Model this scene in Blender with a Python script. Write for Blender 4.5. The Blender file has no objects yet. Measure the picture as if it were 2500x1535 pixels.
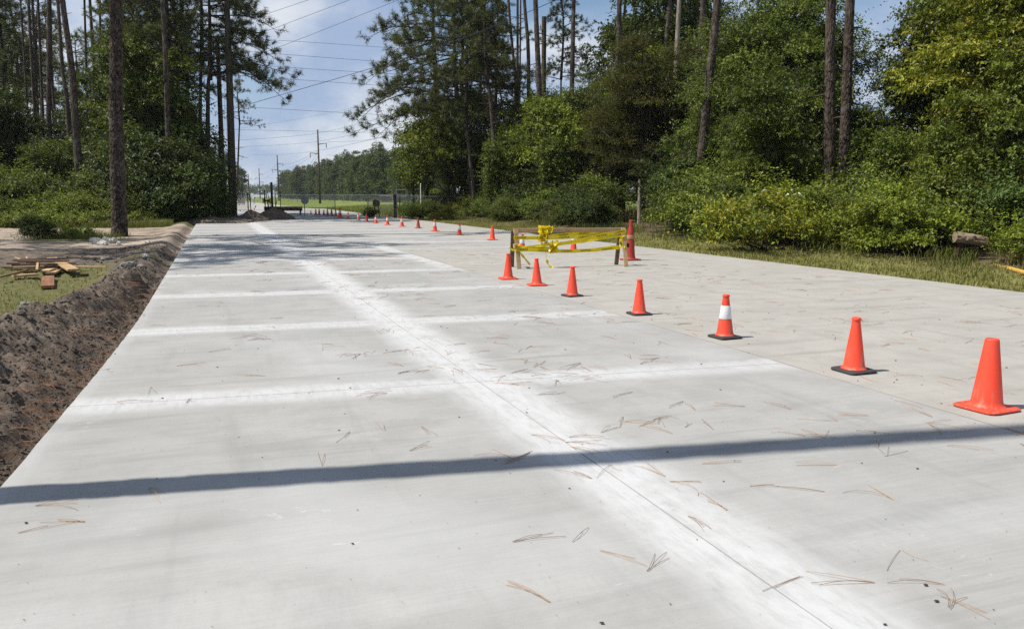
import bpy, math, random
import numpy as np
from mathutils import Vector, Matrix

# ------------------------------------------------------------------ camera, sky, sun, exposure
scene = bpy.context.scene
COL = scene.collection
CAM_H, PITCH, FPX = 1.5, math.radians(8.4), 1962.0
cam_d = bpy.data.cameras.new('camera'); cam = bpy.data.objects.new('camera', cam_d); COL.objects.link(cam)
cam.location = (0, 0, CAM_H); cam.rotation_euler = (math.radians(90) - PITCH, 0, 0)
cam_d.sensor_width = 36.0; cam_d.lens = 36.0 * FPX / 2500.0
cam_d.clip_start = 0.05; cam_d.clip_end = 6000
scene.camera = cam

SUN_EL, SUN_AZ = math.radians(57), math.radians(11)          # light runs to +X, turned 11 deg away from the camera
to_sun = Vector((-math.cos(SUN_AZ) * math.cos(SUN_EL), -math.sin(SUN_AZ) * math.cos(SUN_EL), math.sin(SUN_EL)))

world = bpy.data.worlds.new('World'); scene.world = world; world.use_nodes = True
wn, wl = world.node_tree.nodes, world.node_tree.links
wn.clear()
wout = wn.new('ShaderNodeOutputWorld'); wbg = wn.new('ShaderNodeBackground'); wl.new(wbg.outputs[0], wout.inputs[0])
wbg.inputs[1].default_value = 0.088
sky = wn.new('ShaderNodeTexSky'); sky.sky_type = 'NISHITA'; sky.sun_disc = False
sky.sun_elevation = SUN_EL; sky.sun_rotation = math.atan2(to_sun.x, to_sun.y)
sky.air_density = 1.0; sky.dust_density = 0.0; sky.ozone_density = 2.2; sky.altitude = 0
wtc = wn.new('ShaderNodeTexCoord')
wmp = wn.new('ShaderNodeMapping'); wmp.inputs['Scale'].default_value = (1, 1, 1.8); wmp.inputs['Location'].default_value = (0.33, 0.1, 0.05)
wl.new(wtc.outputs['Generated'], wmp.inputs['Vector'])
def wnoise(scale, detail, rough):
    n = wn.new('ShaderNodeTexNoise'); n.inputs['Scale'].default_value = scale
    n.inputs['Detail'].default_value = detail; n.inputs['Roughness'].default_value = rough
    wl.new(wmp.outputs[0], n.inputs['Vector']); return n
cn = wnoise(2.9, 8, 0.52)
cr = wn.new('ShaderNodeMapRange'); cr.interpolation_type = 'SMOOTHSTEP'
cr.inputs['From Min'].default_value = 0.40; cr.inputs['From Max'].default_value = 0.58; cr.inputs['To Max'].default_value = 0.93
wsep = wn.new('ShaderNodeSeparateXYZ'); wl.new(wtc.outputs['Generated'], wsep.inputs[0])
wlow = wn.new('ShaderNodeMapRange'); wlow.inputs['From Min'].default_value = 0.0; wlow.inputs['From Max'].default_value = 0.22; wlow.inputs['To Min'].default_value = 0.19; wlow.inputs['To Max'].default_value = 0.0
wl.new(wsep.outputs[2], wlow.inputs['Value'])            # layers of cloud overlap towards the horizon
wadd = wn.new('ShaderNodeMath'); wadd.operation = 'ADD'; wl.new(cn.outputs['Fac'], wadd.inputs[0]); wl.new(wlow.outputs[0], wadd.inputs[1])
wl.new(wadd.outputs[0], cr.inputs['Value'])
cs = wnoise(5.0, 7, 0.55)
csr = wn.new('ShaderNodeMapRange'); csr.interpolation_type = 'SMOOTHSTEP'
csr.inputs['From Min'].default_value = 0.38; csr.inputs['From Max'].default_value = 0.64
wl.new(cs.outputs['Fac'], csr.inputs['Value'])
ccol = wn.new('ShaderNodeMix'); ccol.data_type = 'RGBA'
ccol.inputs['A'].default_value = (3.5, 4.5, 6.4, 1); ccol.inputs['B'].default_value = (7.4, 7.7, 8.2, 1)
wl.new(csr.outputs[0], ccol.inputs['Factor'])
wmix = wn.new('ShaderNodeMix'); wmix.data_type = 'RGBA'
wl.new(cr.outputs[0], wmix.inputs['Factor']); wl.new(sky.outputs[0], wmix.inputs['A']); wl.new(ccol.outputs['Result'], wmix.inputs['B'])
wl.new(wmix.outputs['Result'], wbg.inputs[0])

sun_d = bpy.data.lights.new('sun', 'SUN'); sun_d.energy = 5.0; sun_d.angle = math.radians(0.53); sun_d.color = (1.0, 0.955, 0.88)
sun = bpy.data.objects.new('sun', sun_d); COL.objects.link(sun)
sun.rotation_euler = to_sun.to_track_quat('Z', 'Y').to_euler(); sun.location = (-20, -5, 40)

scene.view_settings.view_transform = 'Standard'; scene.view_settings.look = 'None'
scene.view_settings.exposure = 0.28; scene.view_settings.gamma = 1.0; scene.view_settings.use_curve_mapping = False
scene.cycles.use_denoising = False; scene.cycles.sample_clamp_indirect = 1.5
scene.cycles.max_bounces = 4; scene.cycles.diffuse_bounces = 2; scene.cycles.glossy_bounces = 2
scene.cycles.transmission_bounces = 3; scene.cycles.transparent_max_bounces = 6

# ------------------------------------------------------------------ helpers
S_D = 2500 / 2463.0
def ray(xd, yd):
    x = (xd * S_D - 1250) / FPX; y = (yd * S_D - 767.5) / FPX
    return np.array([x, math.cos(PITCH) - y * math.sin(PITCH), -math.sin(PITCH) - y * math.cos(PITCH)])
def g(xd, yd, z=0.0):                 # point at height z
    d = ray(xd, yd); t = (z - CAM_H) / d[2]; return np.array([d[0] * t, d[1] * t, z])
def at(xd, yd, Y):                    # point at depth Y
    d = ray(xd, yd); t = Y / d[1]; return np.array([d[0] * t, Y, CAM_H + d[2] * t])
def gx(xd, Y):                        # ground X at depth Y
    return (xd * S_D - 1250) / FPX * (Y * math.cos(PITCH) + CAM_H * math.sin(PITCH))
U = np.array([-0.3454, 0.9385]); VV = np.array([0.9385, 0.3454])   # along and across the road
def st(s, t): return U * s + VV * t
def to_st(x, y): return x * U[0] + y * U[1], x * VV[0] + y * VV[1]
T_MID, T_CONE, T_RIGHT, SKEW = 1.96, 4.77, 11.9, -0.09
def t_left(s): return -0.93 - 0.30 * np.clip((11 - np.asarray(s, float)) / 9.0, 0, 1) ** 1.5
JOINTS = 6.1

HAZE = 0.00015
def link(o, parent=None):
    COL.objects.link(o)
    if parent is not None: o.parent = parent
    return o
def mk(name, V, F, mats, parent=None, attr=None, smooth=False, fmat=None, attrs=None):
    """one mesh object from vertex array and a list of face arrays"""
    return link(bpy.data.objects.new(name, mkmesh(name, V, F, mats, attr, smooth, fmat, attrs)), parent)
def mkmesh(name, V, F, mats, attr=None, smooth=False, fmat=None, attrs=None):
    V = np.asarray(V, np.float32).reshape(-1, 3)
    if isinstance(F, np.ndarray): F = [F]
    F = [np.asarray(f, np.int32) for f in F if len(f)]
    me = bpy.data.meshes.new(name)
    me.vertices.add(len(V)); me.vertices.foreach_set('co', V.ravel())
    li = np.concatenate([f.ravel() for f in F]); cnt = np.concatenate([np.full(len(f), f.shape[1], np.int32) for f in F])
    me.loops.add(len(li)); me.loops.foreach_set('vertex_index', li)
    me.polygons.add(len(cnt)); start = np.zeros(len(cnt), np.int32); start[1:] = np.cumsum(cnt)[:-1]
    me.polygons.foreach_set('loop_start', start); me.polygons.foreach_set('loop_total', cnt)
    if fmat is not None: me.polygons.foreach_set('material_index', np.asarray(fmat, np.int32))
    me.polygons.foreach_set('use_smooth', np.full(len(cnt), bool(smooth)))
    me.update(calc_edges=True)
    if not isinstance(mats, (list, tuple)): mats = [mats]
    for m in mats: me.materials.append(m)
    if attr is not None:                          # per-face vector
        a = me.attributes.new('fv', 'FLOAT_VECTOR', 'FACE'); a.data.foreach_set('vector', np.asarray(attr, np.float32).ravel())
    for k, val in (attrs or {}).items():          # per-vertex vector
        a = me.attributes.new(k, 'FLOAT_VECTOR', 'POINT'); a.data.foreach_set('vector', np.asarray(val, np.float32).ravel())
    return me
def tag(o, label=None, cat=None, group=None, kind=None):
    if label: o['label'] = label
    if cat: o['category'] = cat
    if group: o['group'] = group
    if kind: o['kind'] = kind
    return o
def empty(name, loc=(0, 0, 0), rz=0.0):
    o = bpy.data.objects.new(name, None); COL.objects.link(o); o.location = loc; o.rotation_euler = (0, 0, rz)
    o.empty_display_size = 0.2; return o
ORD = ['first', 'second', 'third', 'fourth', 'fifth', 'sixth', 'seventh', 'eighth', 'ninth', 'tenth', 'eleventh', 'twelfth', 'thirteenth',
       'fourteenth', 'fifteenth', 'sixteenth', 'seventeenth', 'eighteenth', 'nineteenth', 'twentieth']
def ordinal(i):
    if i < 20: return ORD[i]
    tens = {2: 'twenty', 3: 'thirty', 4: 'forty', 5: 'fifty', 6: 'sixty', 7: 'seventy', 8: 'eighty', 9: 'ninety'}
    n = i + 1
    if n % 10 == 0: return tens[n // 10][:-1] + 'ieth'
    return tens[n // 10] + '-' + ORD[n % 10 - 1]

class MB:                                          # small builder of boxes, tubes and lathes
    def __init__(s): s.V = []; s.F = {}; s.n = 0
    def add(s, V, *Fs):
        for f in Fs:
            f = np.asarray(f, np.int32); s.F.setdefault(f.shape[1], []).append(f + s.n)
        s.V.append(np.asarray(V, float)); s.n += len(V); return s
    def box(s, c, size, rot=None, bev=0.0):
        h = np.array(size) / 2.0
        if bev <= 0:
            V = np.array([[x, y, z] for x in (-1, 1) for y in (-1, 1) for z in (-1, 1)]) * h
            F = [[0, 1, 3, 2], [4, 6, 7, 5], [0, 4, 5, 1], [2, 3, 7, 6], [0, 2, 6, 4], [1, 5, 7, 3]]
            if rot is not None: V = V @ np.array(rot).T
            return s.add(V + np.array(c), F)
        V = []; idx = {}
        for x in (-1, 1):
            for y in (-1, 1):
                for z in (-1, 1):
                    for a in range(3):
                        p = h - bev; p[a] = h[a]; idx[(x, y, z, a)] = len(V); V.append(p * np.array([x, y, z]))
        q = []; tr = []
        for a in range(3):
            b, c2 = (a + 1) % 3, (a + 2) % 3
            for sg in (-1, 1):
                loop = []
                for (p1, p2) in ((-1, -1), (1, -1), (1, 1), (-1, 1)):
                    k = [0, 0, 0]; k[a] = sg; k[b] = p1; k[c2] = p2; loop.append(idx[(*k, a)])
                q.append(loop if sg > 0 else loop[::-1])
        for a in range(3):
            b, c2 = (a + 1) % 3, (a + 2) % 3
            for p1 in (-1, 1):
                for p2 in (-1, 1):
                    k0 = [0, 0, 0]; k0[b] = p1; k0[c2] = p2; k1 = list(k0); k0[a] = -1; k1[a] = 1
                    q.append([idx[(*k0, b)], idx[(*k1, b)], idx[(*k1, c2)], idx[(*k0, c2)]] if p1 * p2 > 0 else
                             [idx[(*k0, c2)], idx[(*k1, c2)], idx[(*k1, b)], idx[(*k0, b)]])
        for x in (-1, 1):
            for y in (-1, 1):
                for z in (-1, 1):
                    t3 = [idx[(x, y, z, 0)], idx[(x, y, z, 1)], idx[(x, y, z, 2)]]
                    tr.append(t3 if x * y * z > 0 else t3[::-1])
        V = np.array(V)
        if rot is not None: V = V @ np.array(rot).T
        return s.add(V + np.array(c), q, tr)
    def bar(s, p, q, w, h, up=(0, 0, 1), bev=0.0):  # a board from p to q
        p, q = np.array(p, float), np.array(q, float); d = q - p; L = np.linalg.norm(d); d /= L
        y = np.cross(np.array(up, float), d)
        if np.linalg.norm(y) < 1e-5: y = np.cross([1, 0, 0], d)
        y /= np.linalg.norm(y); z = np.cross(d, y)
        return s.box((p + q) / 2, (L, w, h), np.stack([d, y, z], 1), bev)
    def tube(s, P, R, n=8, cap=True):
        V, F = tube(P, R, n)
        s.add(V, F)
        if cap and n > 2:
            s.F.setdefault(n, []).append(np.array([list(range(n))[::-1]]) + s.n - len(V))
            s.F.setdefault(n, []).append(np.array([list(range(len(V) - n, len(V)))]) + s.n - len(V))
        return s
    def lathe(s, prof, n=28, c=(0, 0, 0), cap=True):
        a = np.linspace(0, 2 * np.pi, n, endpoint=False)
        V = np.concatenate([np.stack([r * np.cos(a), r * np.sin(a), np.full(n, z)], 1) for r, z in prof]) + np.array(c)
        F = []
        for i in range(len(prof) - 1):
            for j in range(n):
                k = (j + 1) % n; F.append([i * n + j, i * n + k, (i + 1) * n + k, (i + 1) * n + j])
        if not cap: return s.add(V, F)
        m = s.n; s.add(V, F)
        s.F.setdefault(n, []).append(np.array([list(range(n))[::-1]]) + m)
        s.F.setdefault(n, []).append(np.array([[(len(prof) - 1) * n + j for j in range(n)]]) + m)
        return s
    def arrays(s): return np.concatenate(s.V), [np.concatenate(f) for f in s.F.values()]
    def build(s, name, mats, parent=None, smooth=False, **k):
        V, F = s.arrays(); return mk(name, V, F, mats, parent, smooth=smooth, **k)

def frames(P):
    P = np.asarray(P, float); T = np.gradient(P, axis=0); T /= np.linalg.norm(T, axis=1)[:, None] + 1e-12
    ref = np.array([1.0, 0, 0]) if abs(T[:, 0]).mean() < 0.8 else np.array([0, 1.0, 0])
    A = np.cross(T, ref); A /= np.linalg.norm(A, axis=1)[:, None] + 1e-12
    return T, A, np.cross(T, A)
def tube(P, R, n=8):
    P = np.asarray(P, float); m = len(P); R = np.broadcast_to(np.asarray(R, float), (m,))
    T, A, B = frames(P); a = np.linspace(0, 2 * np.pi, n, endpoint=False)
    V = P[:, None, :] + R[:, None, None] * (np.cos(a)[None, :, None] * A[:, None, :] + np.sin(a)[None, :, None] * B[:, None, :])
    i, j = np.meshgrid(np.arange(m - 1), np.arange(n), indexing='ij'); k = (j + 1) % n
    F = np.stack([i * n + j, i * n + k, (i + 1) * n + k, (i + 1) * n + j], -1).reshape(-1, 4)
    return V.reshape(-1, 3), F
def spline(pts, n):
    pts = np.asarray(pts, float); m = len(pts)
    if m == 2: return pts[0] + (pts[1] - pts[0]) * np.linspace(0, 1, n)[:, None]
    P = np.vstack([2 * pts[0] - pts[1], pts, 2 * pts[-1] - pts[-2]])
    u = np.linspace(0, m - 1 - 1e-9, n); i = u.astype(int); f = (u - i)[:, None]
    p0, p1, p2, p3 = P[i], P[i + 1], P[i + 2], P[i + 3]
    return 0.5 * (2 * p1 + (p2 - p0) * f + (2 * p0 - 5 * p1 + 4 * p2 - p3) * f ** 2 + (3 * p1 - p0 - 3 * p2 + p3) * f ** 3)
def hash2(i, j, seed=0):
    h = (i.astype(np.int64) * 374761393 + j.astype(np.int64) * 668265263 + seed * 1442695041) & 0xffffffff
    h = ((h ^ (h >> 13)) * 1274126177) & 0xffffffff
    return ((h ^ (h >> 16)) & 0xffffff) / float(0xffffff)
def vnoise(x, y, seed=0):
    i, j = np.floor(x), np.floor(y); fx, fy = x - i, y - j; fx = fx * fx * (3 - 2 * fx); fy = fy * fy * (3 - 2 * fy)
    a = hash2(i, j, seed); b = hash2(i + 1, j, seed); c = hash2(i, j + 1, seed); d = hash2(i + 1, j + 1, seed)
    return (a + (b - a) * fx) * (1 - fy) + (c + (d - c) * fx) * fy
def fbm(x, y, seed=0, o=4, r=0.5):
    s = 0; a = 1.0; n = 0
    for k in range(o):
        s = s + a * vnoise(x * 2 ** k, y * 2 ** k, seed + k); n += a; a *= r
    return s / n
def sstep(x, a, b):
    f = np.clip((np.asarray(x, float) - a) / (b - a), 0, 1); return f * f * (3 - 2 * f)
def nrm(a): return a / (np.linalg.norm(a, axis=-1, keepdims=True) + 1e-9)

# ------------------------------------------------------------------ materials
class Mat:
    def __init__(s, name):
        s.m = bpy.data.materials.new(name); s.m.use_nodes = True; s.t = s.m.node_tree; s.n = s.t.nodes; s.l = s.t.links
        s.b = s.n['Principled BSDF']
    def node(s, typ, **kw):
        n = s.n.new(typ)
        for k, v in kw.items(): setattr(n, k, v)
        return n
    def put(s, sock, v):
        if v is None: return
        if hasattr(v, 'is_output') or isinstance(v, bpy.types.NodeSocket): s.l.new(v, sock)
        else: sock.default_value = v
    def math(s, op, a, b=None, c=None, clamp=False):
        n = s.node('ShaderNodeMath', operation=op, use_clamp=clamp); s.put(n.inputs[0], a); s.put(n.inputs[1], b); s.put(n.inputs[2], c); return n.outputs[0]
    def mix(s, f, a, b, mode='MIX'):
        n = s.node('ShaderNodeMix', data_type='RGBA', blend_type=mode)
        for k, v in (('Factor', f), ('A', a), ('B', b)):
            if isinstance(v, tuple) and len(v) == 3: v = (*v, 1)
            s.put(n.inputs[k] if k == 'Factor' else [i for i in n.inputs if i.name == k and i.type == 'RGBA'][0], v)
        return [o for o in n.outputs if o.type == 'RGBA'][0]
    def pos(s): return s.node('ShaderNodeNewGeometry').outputs['Position']
    def obj(s): return s.node('ShaderNodeTexCoord').outputs['Object']
    def mapv(s, v, scale=(1, 1, 1), rot=(0, 0, 0)):
        n = s.node('ShaderNodeMapping'); s.l.new(v, n.inputs['Vector']); n.inputs['Scale'].default_value = scale; n.inputs['Rotation'].default_value = rot
        return n.outputs[0]
    def noise(s, v, scale, detail=4, rough=0.55, dist=0.0):
        n = s.node('ShaderNodeTexNoise'); s.put(n.inputs['Vector'], v); n.inputs['Scale'].default_value = scale
        n.inputs['Detail'].default_value = detail; n.inputs['Roughness'].default_value = rough; n.inputs['Distortion'].default_value = dist
        return n.outputs['Fac']
    def vor(s, v, scale, feature='F1', out='Distance'):
        n = s.node('ShaderNodeTexVoronoi', feature=feature); s.put(n.inputs['Vector'], v); n.inputs['Scale'].default_value = scale
        return n.outputs[out]
    def rng(s, v, a, b, c=0.0, d=1.0, smooth=True):
        n = s.node('ShaderNodeMapRange'); n.interpolation_type = 'SMOOTHSTEP' if smooth else 'LINEAR'
        s.put(n.inputs['Value'], v); n.inputs['From Min'].default_value = a; n.inputs['From Max'].default_value = b
        n.inputs['To Min'].default_value = c; n.inputs['To Max'].default_value = d; return n.outputs['Result']
    def attr(s, name):
        n = s.node('ShaderNodeAttribute', attribute_name=name); x = s.node('ShaderNodeSeparateXYZ'); s.l.new(n.outputs['Vector'], x.inputs[0]); return x.outputs
    def orand(s): return s.node('ShaderNodeObjectInfo').outputs['Random']
    def bump(s, h, strength=0.3, dist=0.02):
        n = s.node('ShaderNodeBump'); n.inputs['Strength'].default_value = strength; n.inputs['Distance'].default_value = dist
        s.put(n.inputs['Height'], h); s.l.new(n.outputs[0], s.b.inputs['Normal']); return n
    def base(s, c, rough=0.6, spec=0.3, metal=0.0):
        s.put(s.b.inputs['Base Color'], (*c, 1) if isinstance(c, tuple) and len(c) == 3 else c)
        s.put(s.b.inputs['Roughness'], rough); s.b.inputs['Specular IOR Level'].default_value = spec; s.b.inputs['Metallic'].default_value = metal
        return s

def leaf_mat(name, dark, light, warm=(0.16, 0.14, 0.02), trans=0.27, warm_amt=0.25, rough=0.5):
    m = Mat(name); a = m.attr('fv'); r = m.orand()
    f = m.math('ADD', m.math('MULTIPLY', a[0], 0.45), m.math('MULTIPLY', a[1], 0.62), clamp=True); f = m.math('POWER', f, 1.5)  # random leaf and clump tone; steep curve paints in extra sun-and-shade contrast
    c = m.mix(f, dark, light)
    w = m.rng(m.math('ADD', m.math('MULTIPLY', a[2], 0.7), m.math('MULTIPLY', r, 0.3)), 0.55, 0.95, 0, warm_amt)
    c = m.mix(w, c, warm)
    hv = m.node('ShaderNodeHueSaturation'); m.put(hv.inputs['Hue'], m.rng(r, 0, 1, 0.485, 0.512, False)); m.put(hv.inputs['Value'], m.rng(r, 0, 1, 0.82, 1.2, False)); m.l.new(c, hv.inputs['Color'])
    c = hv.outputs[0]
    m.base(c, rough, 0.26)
    tr = m.node('ShaderNodeBsdfTranslucent'); tc = m.mix(0.35, c, (0.22, 0.26, 0.03)); m.l.new(tc, tr.inputs['Color'])
    mx = m.node('ShaderNodeMixShader'); mx.inputs[0].default_value = trans
    m.l.new(m.b.outputs[0], mx.inputs[1]); m.l.new(tr.outputs[0], mx.inputs[2]); m.l.new(mx.outputs[0], m.n['Material Output'].inputs[0])
    return m.m
M = {}
M['leaf_mid'] = leaf_mat('leaf_mid', (0.015, 0.030, 0.005), (0.215, 0.275, 0.034))
M['leaf_bright'] = leaf_mat('leaf_bright', (0.036, 0.062, 0.006), (0.325, 0.390, 0.034), (0.30, 0.26, 0.03))
M['leaf_yellow'] = leaf_mat('leaf_yellow', (0.030, 0.046, 0.005), (0.335, 0.360, 0.030), (0.38, 0.29, 0.03), warm_amt=0.5)
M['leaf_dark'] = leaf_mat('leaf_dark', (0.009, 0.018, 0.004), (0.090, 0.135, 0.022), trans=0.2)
M['leaf_blue'] = leaf_mat('leaf_blue', (0.016, 0.034, 0.009), (0.180, 0.265, 0.066), trans=0.35)
M['leaf_cedar'] = leaf_mat('leaf_cedar', (0.022, 0.025, 0.005), (0.140, 0.138, 0.022), (0.14, 0.09, 0.02), trans=0.25, rough=0.7)
M['needle'] = leaf_mat('needle', (0.018, 0.028, 0.008), (0.125, 0.145, 0.032), (0.20, 0.12, 0.03), trans=0.3, rough=0.45)
M['far_leaf'] = leaf_mat('far_leaf', (0.024, 0.040, 0.012), (0.115, 0.145, 0.034), (0.09, 0.09, 0.03), trans=0.3)
M['grass'] = leaf_mat('grass_blade', (0.070, 0.095, 0.018), (0.225, 0.245, 0.050), (0.30, 0.24, 0.09), trans=0.3, warm_amt=0.6)
M['verge'] = leaf_mat('verge_blade', (0.085, 0.095, 0.02), (0.30, 0.30, 0.075), (0.38, 0.30, 0.13), trans=0.25, warm_amt=0.6)
M['dry_grass'] = leaf_mat('dry_grass', (0.10, 0.10, 0.03), (0.26, 0.22, 0.08), (0.30, 0.20, 0.08), trans=0.25, warm_amt=0.7)

def bark_mat(name, plate, groove, lichen=(0.2, 0.19, 0.17), attr=True):
    m = Mat(name); o = m.pos()
    n1 = m.noise(m.mapv(o, (9, 9, 2.2)), 1.0, 6, 0.65)
    n2 = m.noise(o, 3.0, 3)
    n3 = m.noise(m.mapv(o, (30, 30, 12)), 1.0, 3, 0.6)
    if attr: f = m.math('ADD', m.math('MULTIPLY', m.attr('bark')[0], 0.8), m.rng(n1, 0.35, 0.7, -0.25, 0.3), clamp=True)
    else: f = m.rng(n1, 0.38, 0.62)
    c = m.mix(f, groove, plate)
    c = m.mix(m.rng(n2, 0.5, 0.75, 0, 0.5), c, lichen)
    c = m.mix(m.rng(n3, 0.4, 0.7, 0, 0.35), c, tuple(x * 0.45 for x in plate))
    m.base(c, 0.9, 0.15); m.bump(m.math('ADD', n1, m.math('MULTIPLY', n3, 0.4)), 0.8, 0.03)
    return m.m
M['bark_pine'] = bark_mat('bark_pine', (0.140, 0.105, 0.082), (0.016, 0.012, 0.010))
M['bark_dark'] = bark_mat('bark_dark', (0.060, 0.046, 0.036), (0.018, 0.014, 0.011), (0.12, 0.11, 0.09), attr=False)
M['bark_pale'] = bark_mat('bark_pale', (0.36, 0.31, 0.25), (0.17, 0.13, 0.10), (0.30, 0.28, 0.25), attr=False)
M['pole_wood'] = bark_mat('pole_wood', (0.105, 0.086, 0.062), (0.055, 0.044, 0.033), (0.12, 0.12, 0.08), attr=False)

def concrete_mat(name, base, warm, white):
    m = Mat(name); a = m.attr('st'); p = m.pos()
    pr = m.mapv(p, (1, 1, 1), (0, 0, -math.atan2(U[1], U[0])))     # x along the road, y across
    mott = m.noise(pr, 0.55, 5, 0.6); mott2 = m.noise(pr, 2.2, 6, 0.65); fine = m.noise(pr, 60, 4, 0.7)
    brush = m.noise(m.mapv(pr, (55, 2.0, 1)), 1.0, 4, 0.65)
    c = m.mix(m.rng(mott, 0.32, 0.68), base, warm)
    c = m.mix(m.rng(mott2, 0.35, 0.66, 0, 0.75), c, tuple(x * 0.86 for x in base))
    c = m.mix(m.rng(brush, 0.30, 0.70, 0.22, 0.0), c, tuple(x * 0.62 for x in base))
    c = m.mix(m.rng(fine, 0.56, 0.74, 0, 0.55), c, tuple(x * 0.6 for x in base))
    # grey trowel and tyre smears, stretched across the road
    sm = m.noise(m.mapv(pr, (3.2, 0.35, 1)), 1.0, 5, 0.6, 0.6)
    c = m.mix(m.rng(sm, 0.52, 0.70, 0, 0.50), c, tuple(x * 0.66 for x in base))
    st_ = m.noise(m.mapv(pr, (0.30, 3.0, 1)), 1.0, 5, 0.6, 0.3)
    c = m.mix(m.rng(st_, 0.54, 0.72, 0, 0.34), c, tuple(x * 0.66 for x in base))
    spots = m.vor(pr, 3.3)
    c = m.mix(m.math('MULTIPLY', m.rng(spots, 0.02, 0.07, 0.55, 0), m.rng(m.noise(pr, 1.3, 2), 0.5, 0.6)), c, (0.25, 0.22, 0.17))
    scuff = m.math('MULTIPLY', m.rng(m.noise(m.mapv(pr, (14, 5, 1)), 1.0, 6, 0.7, 1.2), 0.60, 0.68), m.rng(m.noise(pr, 0.9, 2), 0.52, 0.68))
    c = m.mix(m.math('MULTIPLY', scuff, 0.55), c, (0.50, 0.49, 0.46))
    h = m.math('ADD', m.math('MULTIPLY', brush, 0.6), m.math('MULTIPLY', fine, 0.5))
    if white:                                        # white curing compound sprayed along the saw cuts
        wob = m.math('MULTIPLY', m.math('SUBTRACT', m.noise(pr, 1.1, 4, 0.6), 0.5), 0.22)
        sj = m.math('ADD', m.math('ADD', m.math('SUBTRACT', a[0], JOINTS), 0.0), wob)
        fr = m.math('FRACT', m.math('DIVIDE', m.math('ADD', sj, 3.35 * 10.5), 3.35))
        dj = m.math('MULTIPLY', m.math('ABSOLUTE', m.math('SUBTRACT', fr, 0.5)), 3.35)
        bt = m.math('MULTIPLY', m.rng(dj, 0.10, 0.37, 0.80, 0), m.rng(a[1], 2.6, 4.6, 1.0, 0.85))
        near = m.rng(a[0], 3.4, 4.8, 0.30, 1.0)
        bt = m.math('MULTIPLY', bt, near)
        dm = m.math('ADD', m.math('ABSOLUTE', m.math('SUBTRACT', a[1], T_MID + 0.02)), m.math('MULTIPLY', wob, 0.7))
        bm_ = m.rng(dm, 0.10, 0.48, 0.95, 0)
        dc = m.math('ADD', m.math('ABSOLUTE', m.math('SUBTRACT', a[1], T_CONE - 0.15)), wob)
        bc = m.math('MULTIPLY', m.rng(dc, 0.12, 0.38, 0.8, 0), m.math('MULTIPLY', m.rng(a[0], 15.2, 17, 0, 1), m.rng(a[0], 24, 28, 1, 0)))
        bl = m.math('MULTIPLY', m.rng(a[2], 0.03, 0.16, 0.25, 0), 1.0)
        w = m.math('MAXIMUM', m.math('MAXIMUM', bt, bm_), m.math('MAXIMUM', bc, bl))
        pat = m.math('MULTIPLY', m.rng(m.noise(m.mapv(pr, (4, 16, 1)), 1.0, 7, 0.75, 0.4), 0.30, 0.58, 0.50, 1.0), m.rng(m.noise(pr, 2.6, 6, 0.7), 0.3, 0.55, 0.66, 1.0))
        veil = m.rng(m.noise(pr, 0.42, 3), 0.50, 0.72, 0, 0.30)
        w = m.math('MAXIMUM', m.math('MULTIPLY', w, pat), veil)
        c = m.mix(w, c, (0.49, 0.49, 0.485))
    m.base(c, 0.85, 0.25); m.bump(h, 0.25, 0.004)
    return m.m
M['concrete'] = concrete_mat('concrete_new', (0.325, 0.322, 0.306), (0.365, 0.358, 0.336), True)
M['concrete_old'] = concrete_mat('concrete_old', (0.355, 0.340, 0.306), (0.392, 0.373, 0.334), False)
m = Mat('joint_dark'); m.base((0.10, 0.09, 0.075), 0.95, 0.1); M['joint'] = m.m

m = Mat('dirt'); a = m.attr('zone'); p = m.pos()
n1 = m.noise(p, 1.2, 5, 0.6); n2 = m.noise(p, 9, 6, 0.7); n3 = m.noise(p, 45, 5, 0.7)
soil = m.mix(m.rng(n1, 0.35, 0.65), (0.082, 0.064, 0.049), (0.155, 0.123, 0.094))
soil = m.mix(m.rng(n2, 0.42, 0.72, 0, 0.75), soil, (0.24, 0.205, 0.170))
soil = m.mix(m.rng(n3, 0.5, 0.72, 0, 0.6), soil, (0.022, 0.018, 0.015))
sand = m.mix(m.rng(n2, 0.3, 0.7), (0.30, 0.235, 0.175), (0.43, 0.36, 0.29))
sand = m.mix(m.rng(n1, 0.45, 0.62, 0, 0.7), sand, (0.17, 0.125, 0.09))
turf = m.mix(m.rng(n2, 0.35, 0.65), (0.085, 0.095, 0.03), (0.16, 0.14, 0.065))
ned = m.mix(m.rng(n3, 0.35, 0.65), (0.070, 0.050, 0.038), (0.17, 0.115, 0.078))
c = m.mix(a[1], soil, sand); c = m.mix(a[0], c, turf)
c = m.mix(m.math('MULTIPLY', a[2], m.rng(n2, 0.3, 0.6)), c, ned)
m.base(c, 0.95, 0.12); m.bump(m.math('ADD', n2, n3), 0.7, 0.03); M['dirt'] = m.m

m = Mat('ground'); a = m.attr('zone'); p = m.pos()
n1 = m.noise(p, 0.35, 5, 0.6); n2 = m.noise(p, 5, 6, 0.7); n3 = m.noise(p, 40, 4, 0.7)
litter = m.mix(m.rng(n2, 0.35, 0.65), (0.050, 0.036, 0.024), (0.13, 0.095, 0.06))
grassc = m.mix(m.rng(n2, 0.35, 0.65), (0.12, 0.125, 0.035), (0.25, 0.225, 0.085))
grassc = m.mix(m.rng(n3, 0.5, 0.7, 0, 0.5), grassc, (0.07, 0.06, 0.03))
field = m.mix(m.rng(n1, 0.35, 0.65), (0.10, 0.155, 0.030), (0.19, 0.215, 0.05))
field = m.mix(m.rng(m.noise(m.mapv(p, (0.05, 0.2, 1)), 1.0, 4), 0.5, 0.7, 0, 0.7), field, (0.25, 0.24, 0.09))
c = m.mix(a[0], litter, grassc); c = m.mix(a[1], c, field)
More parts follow.
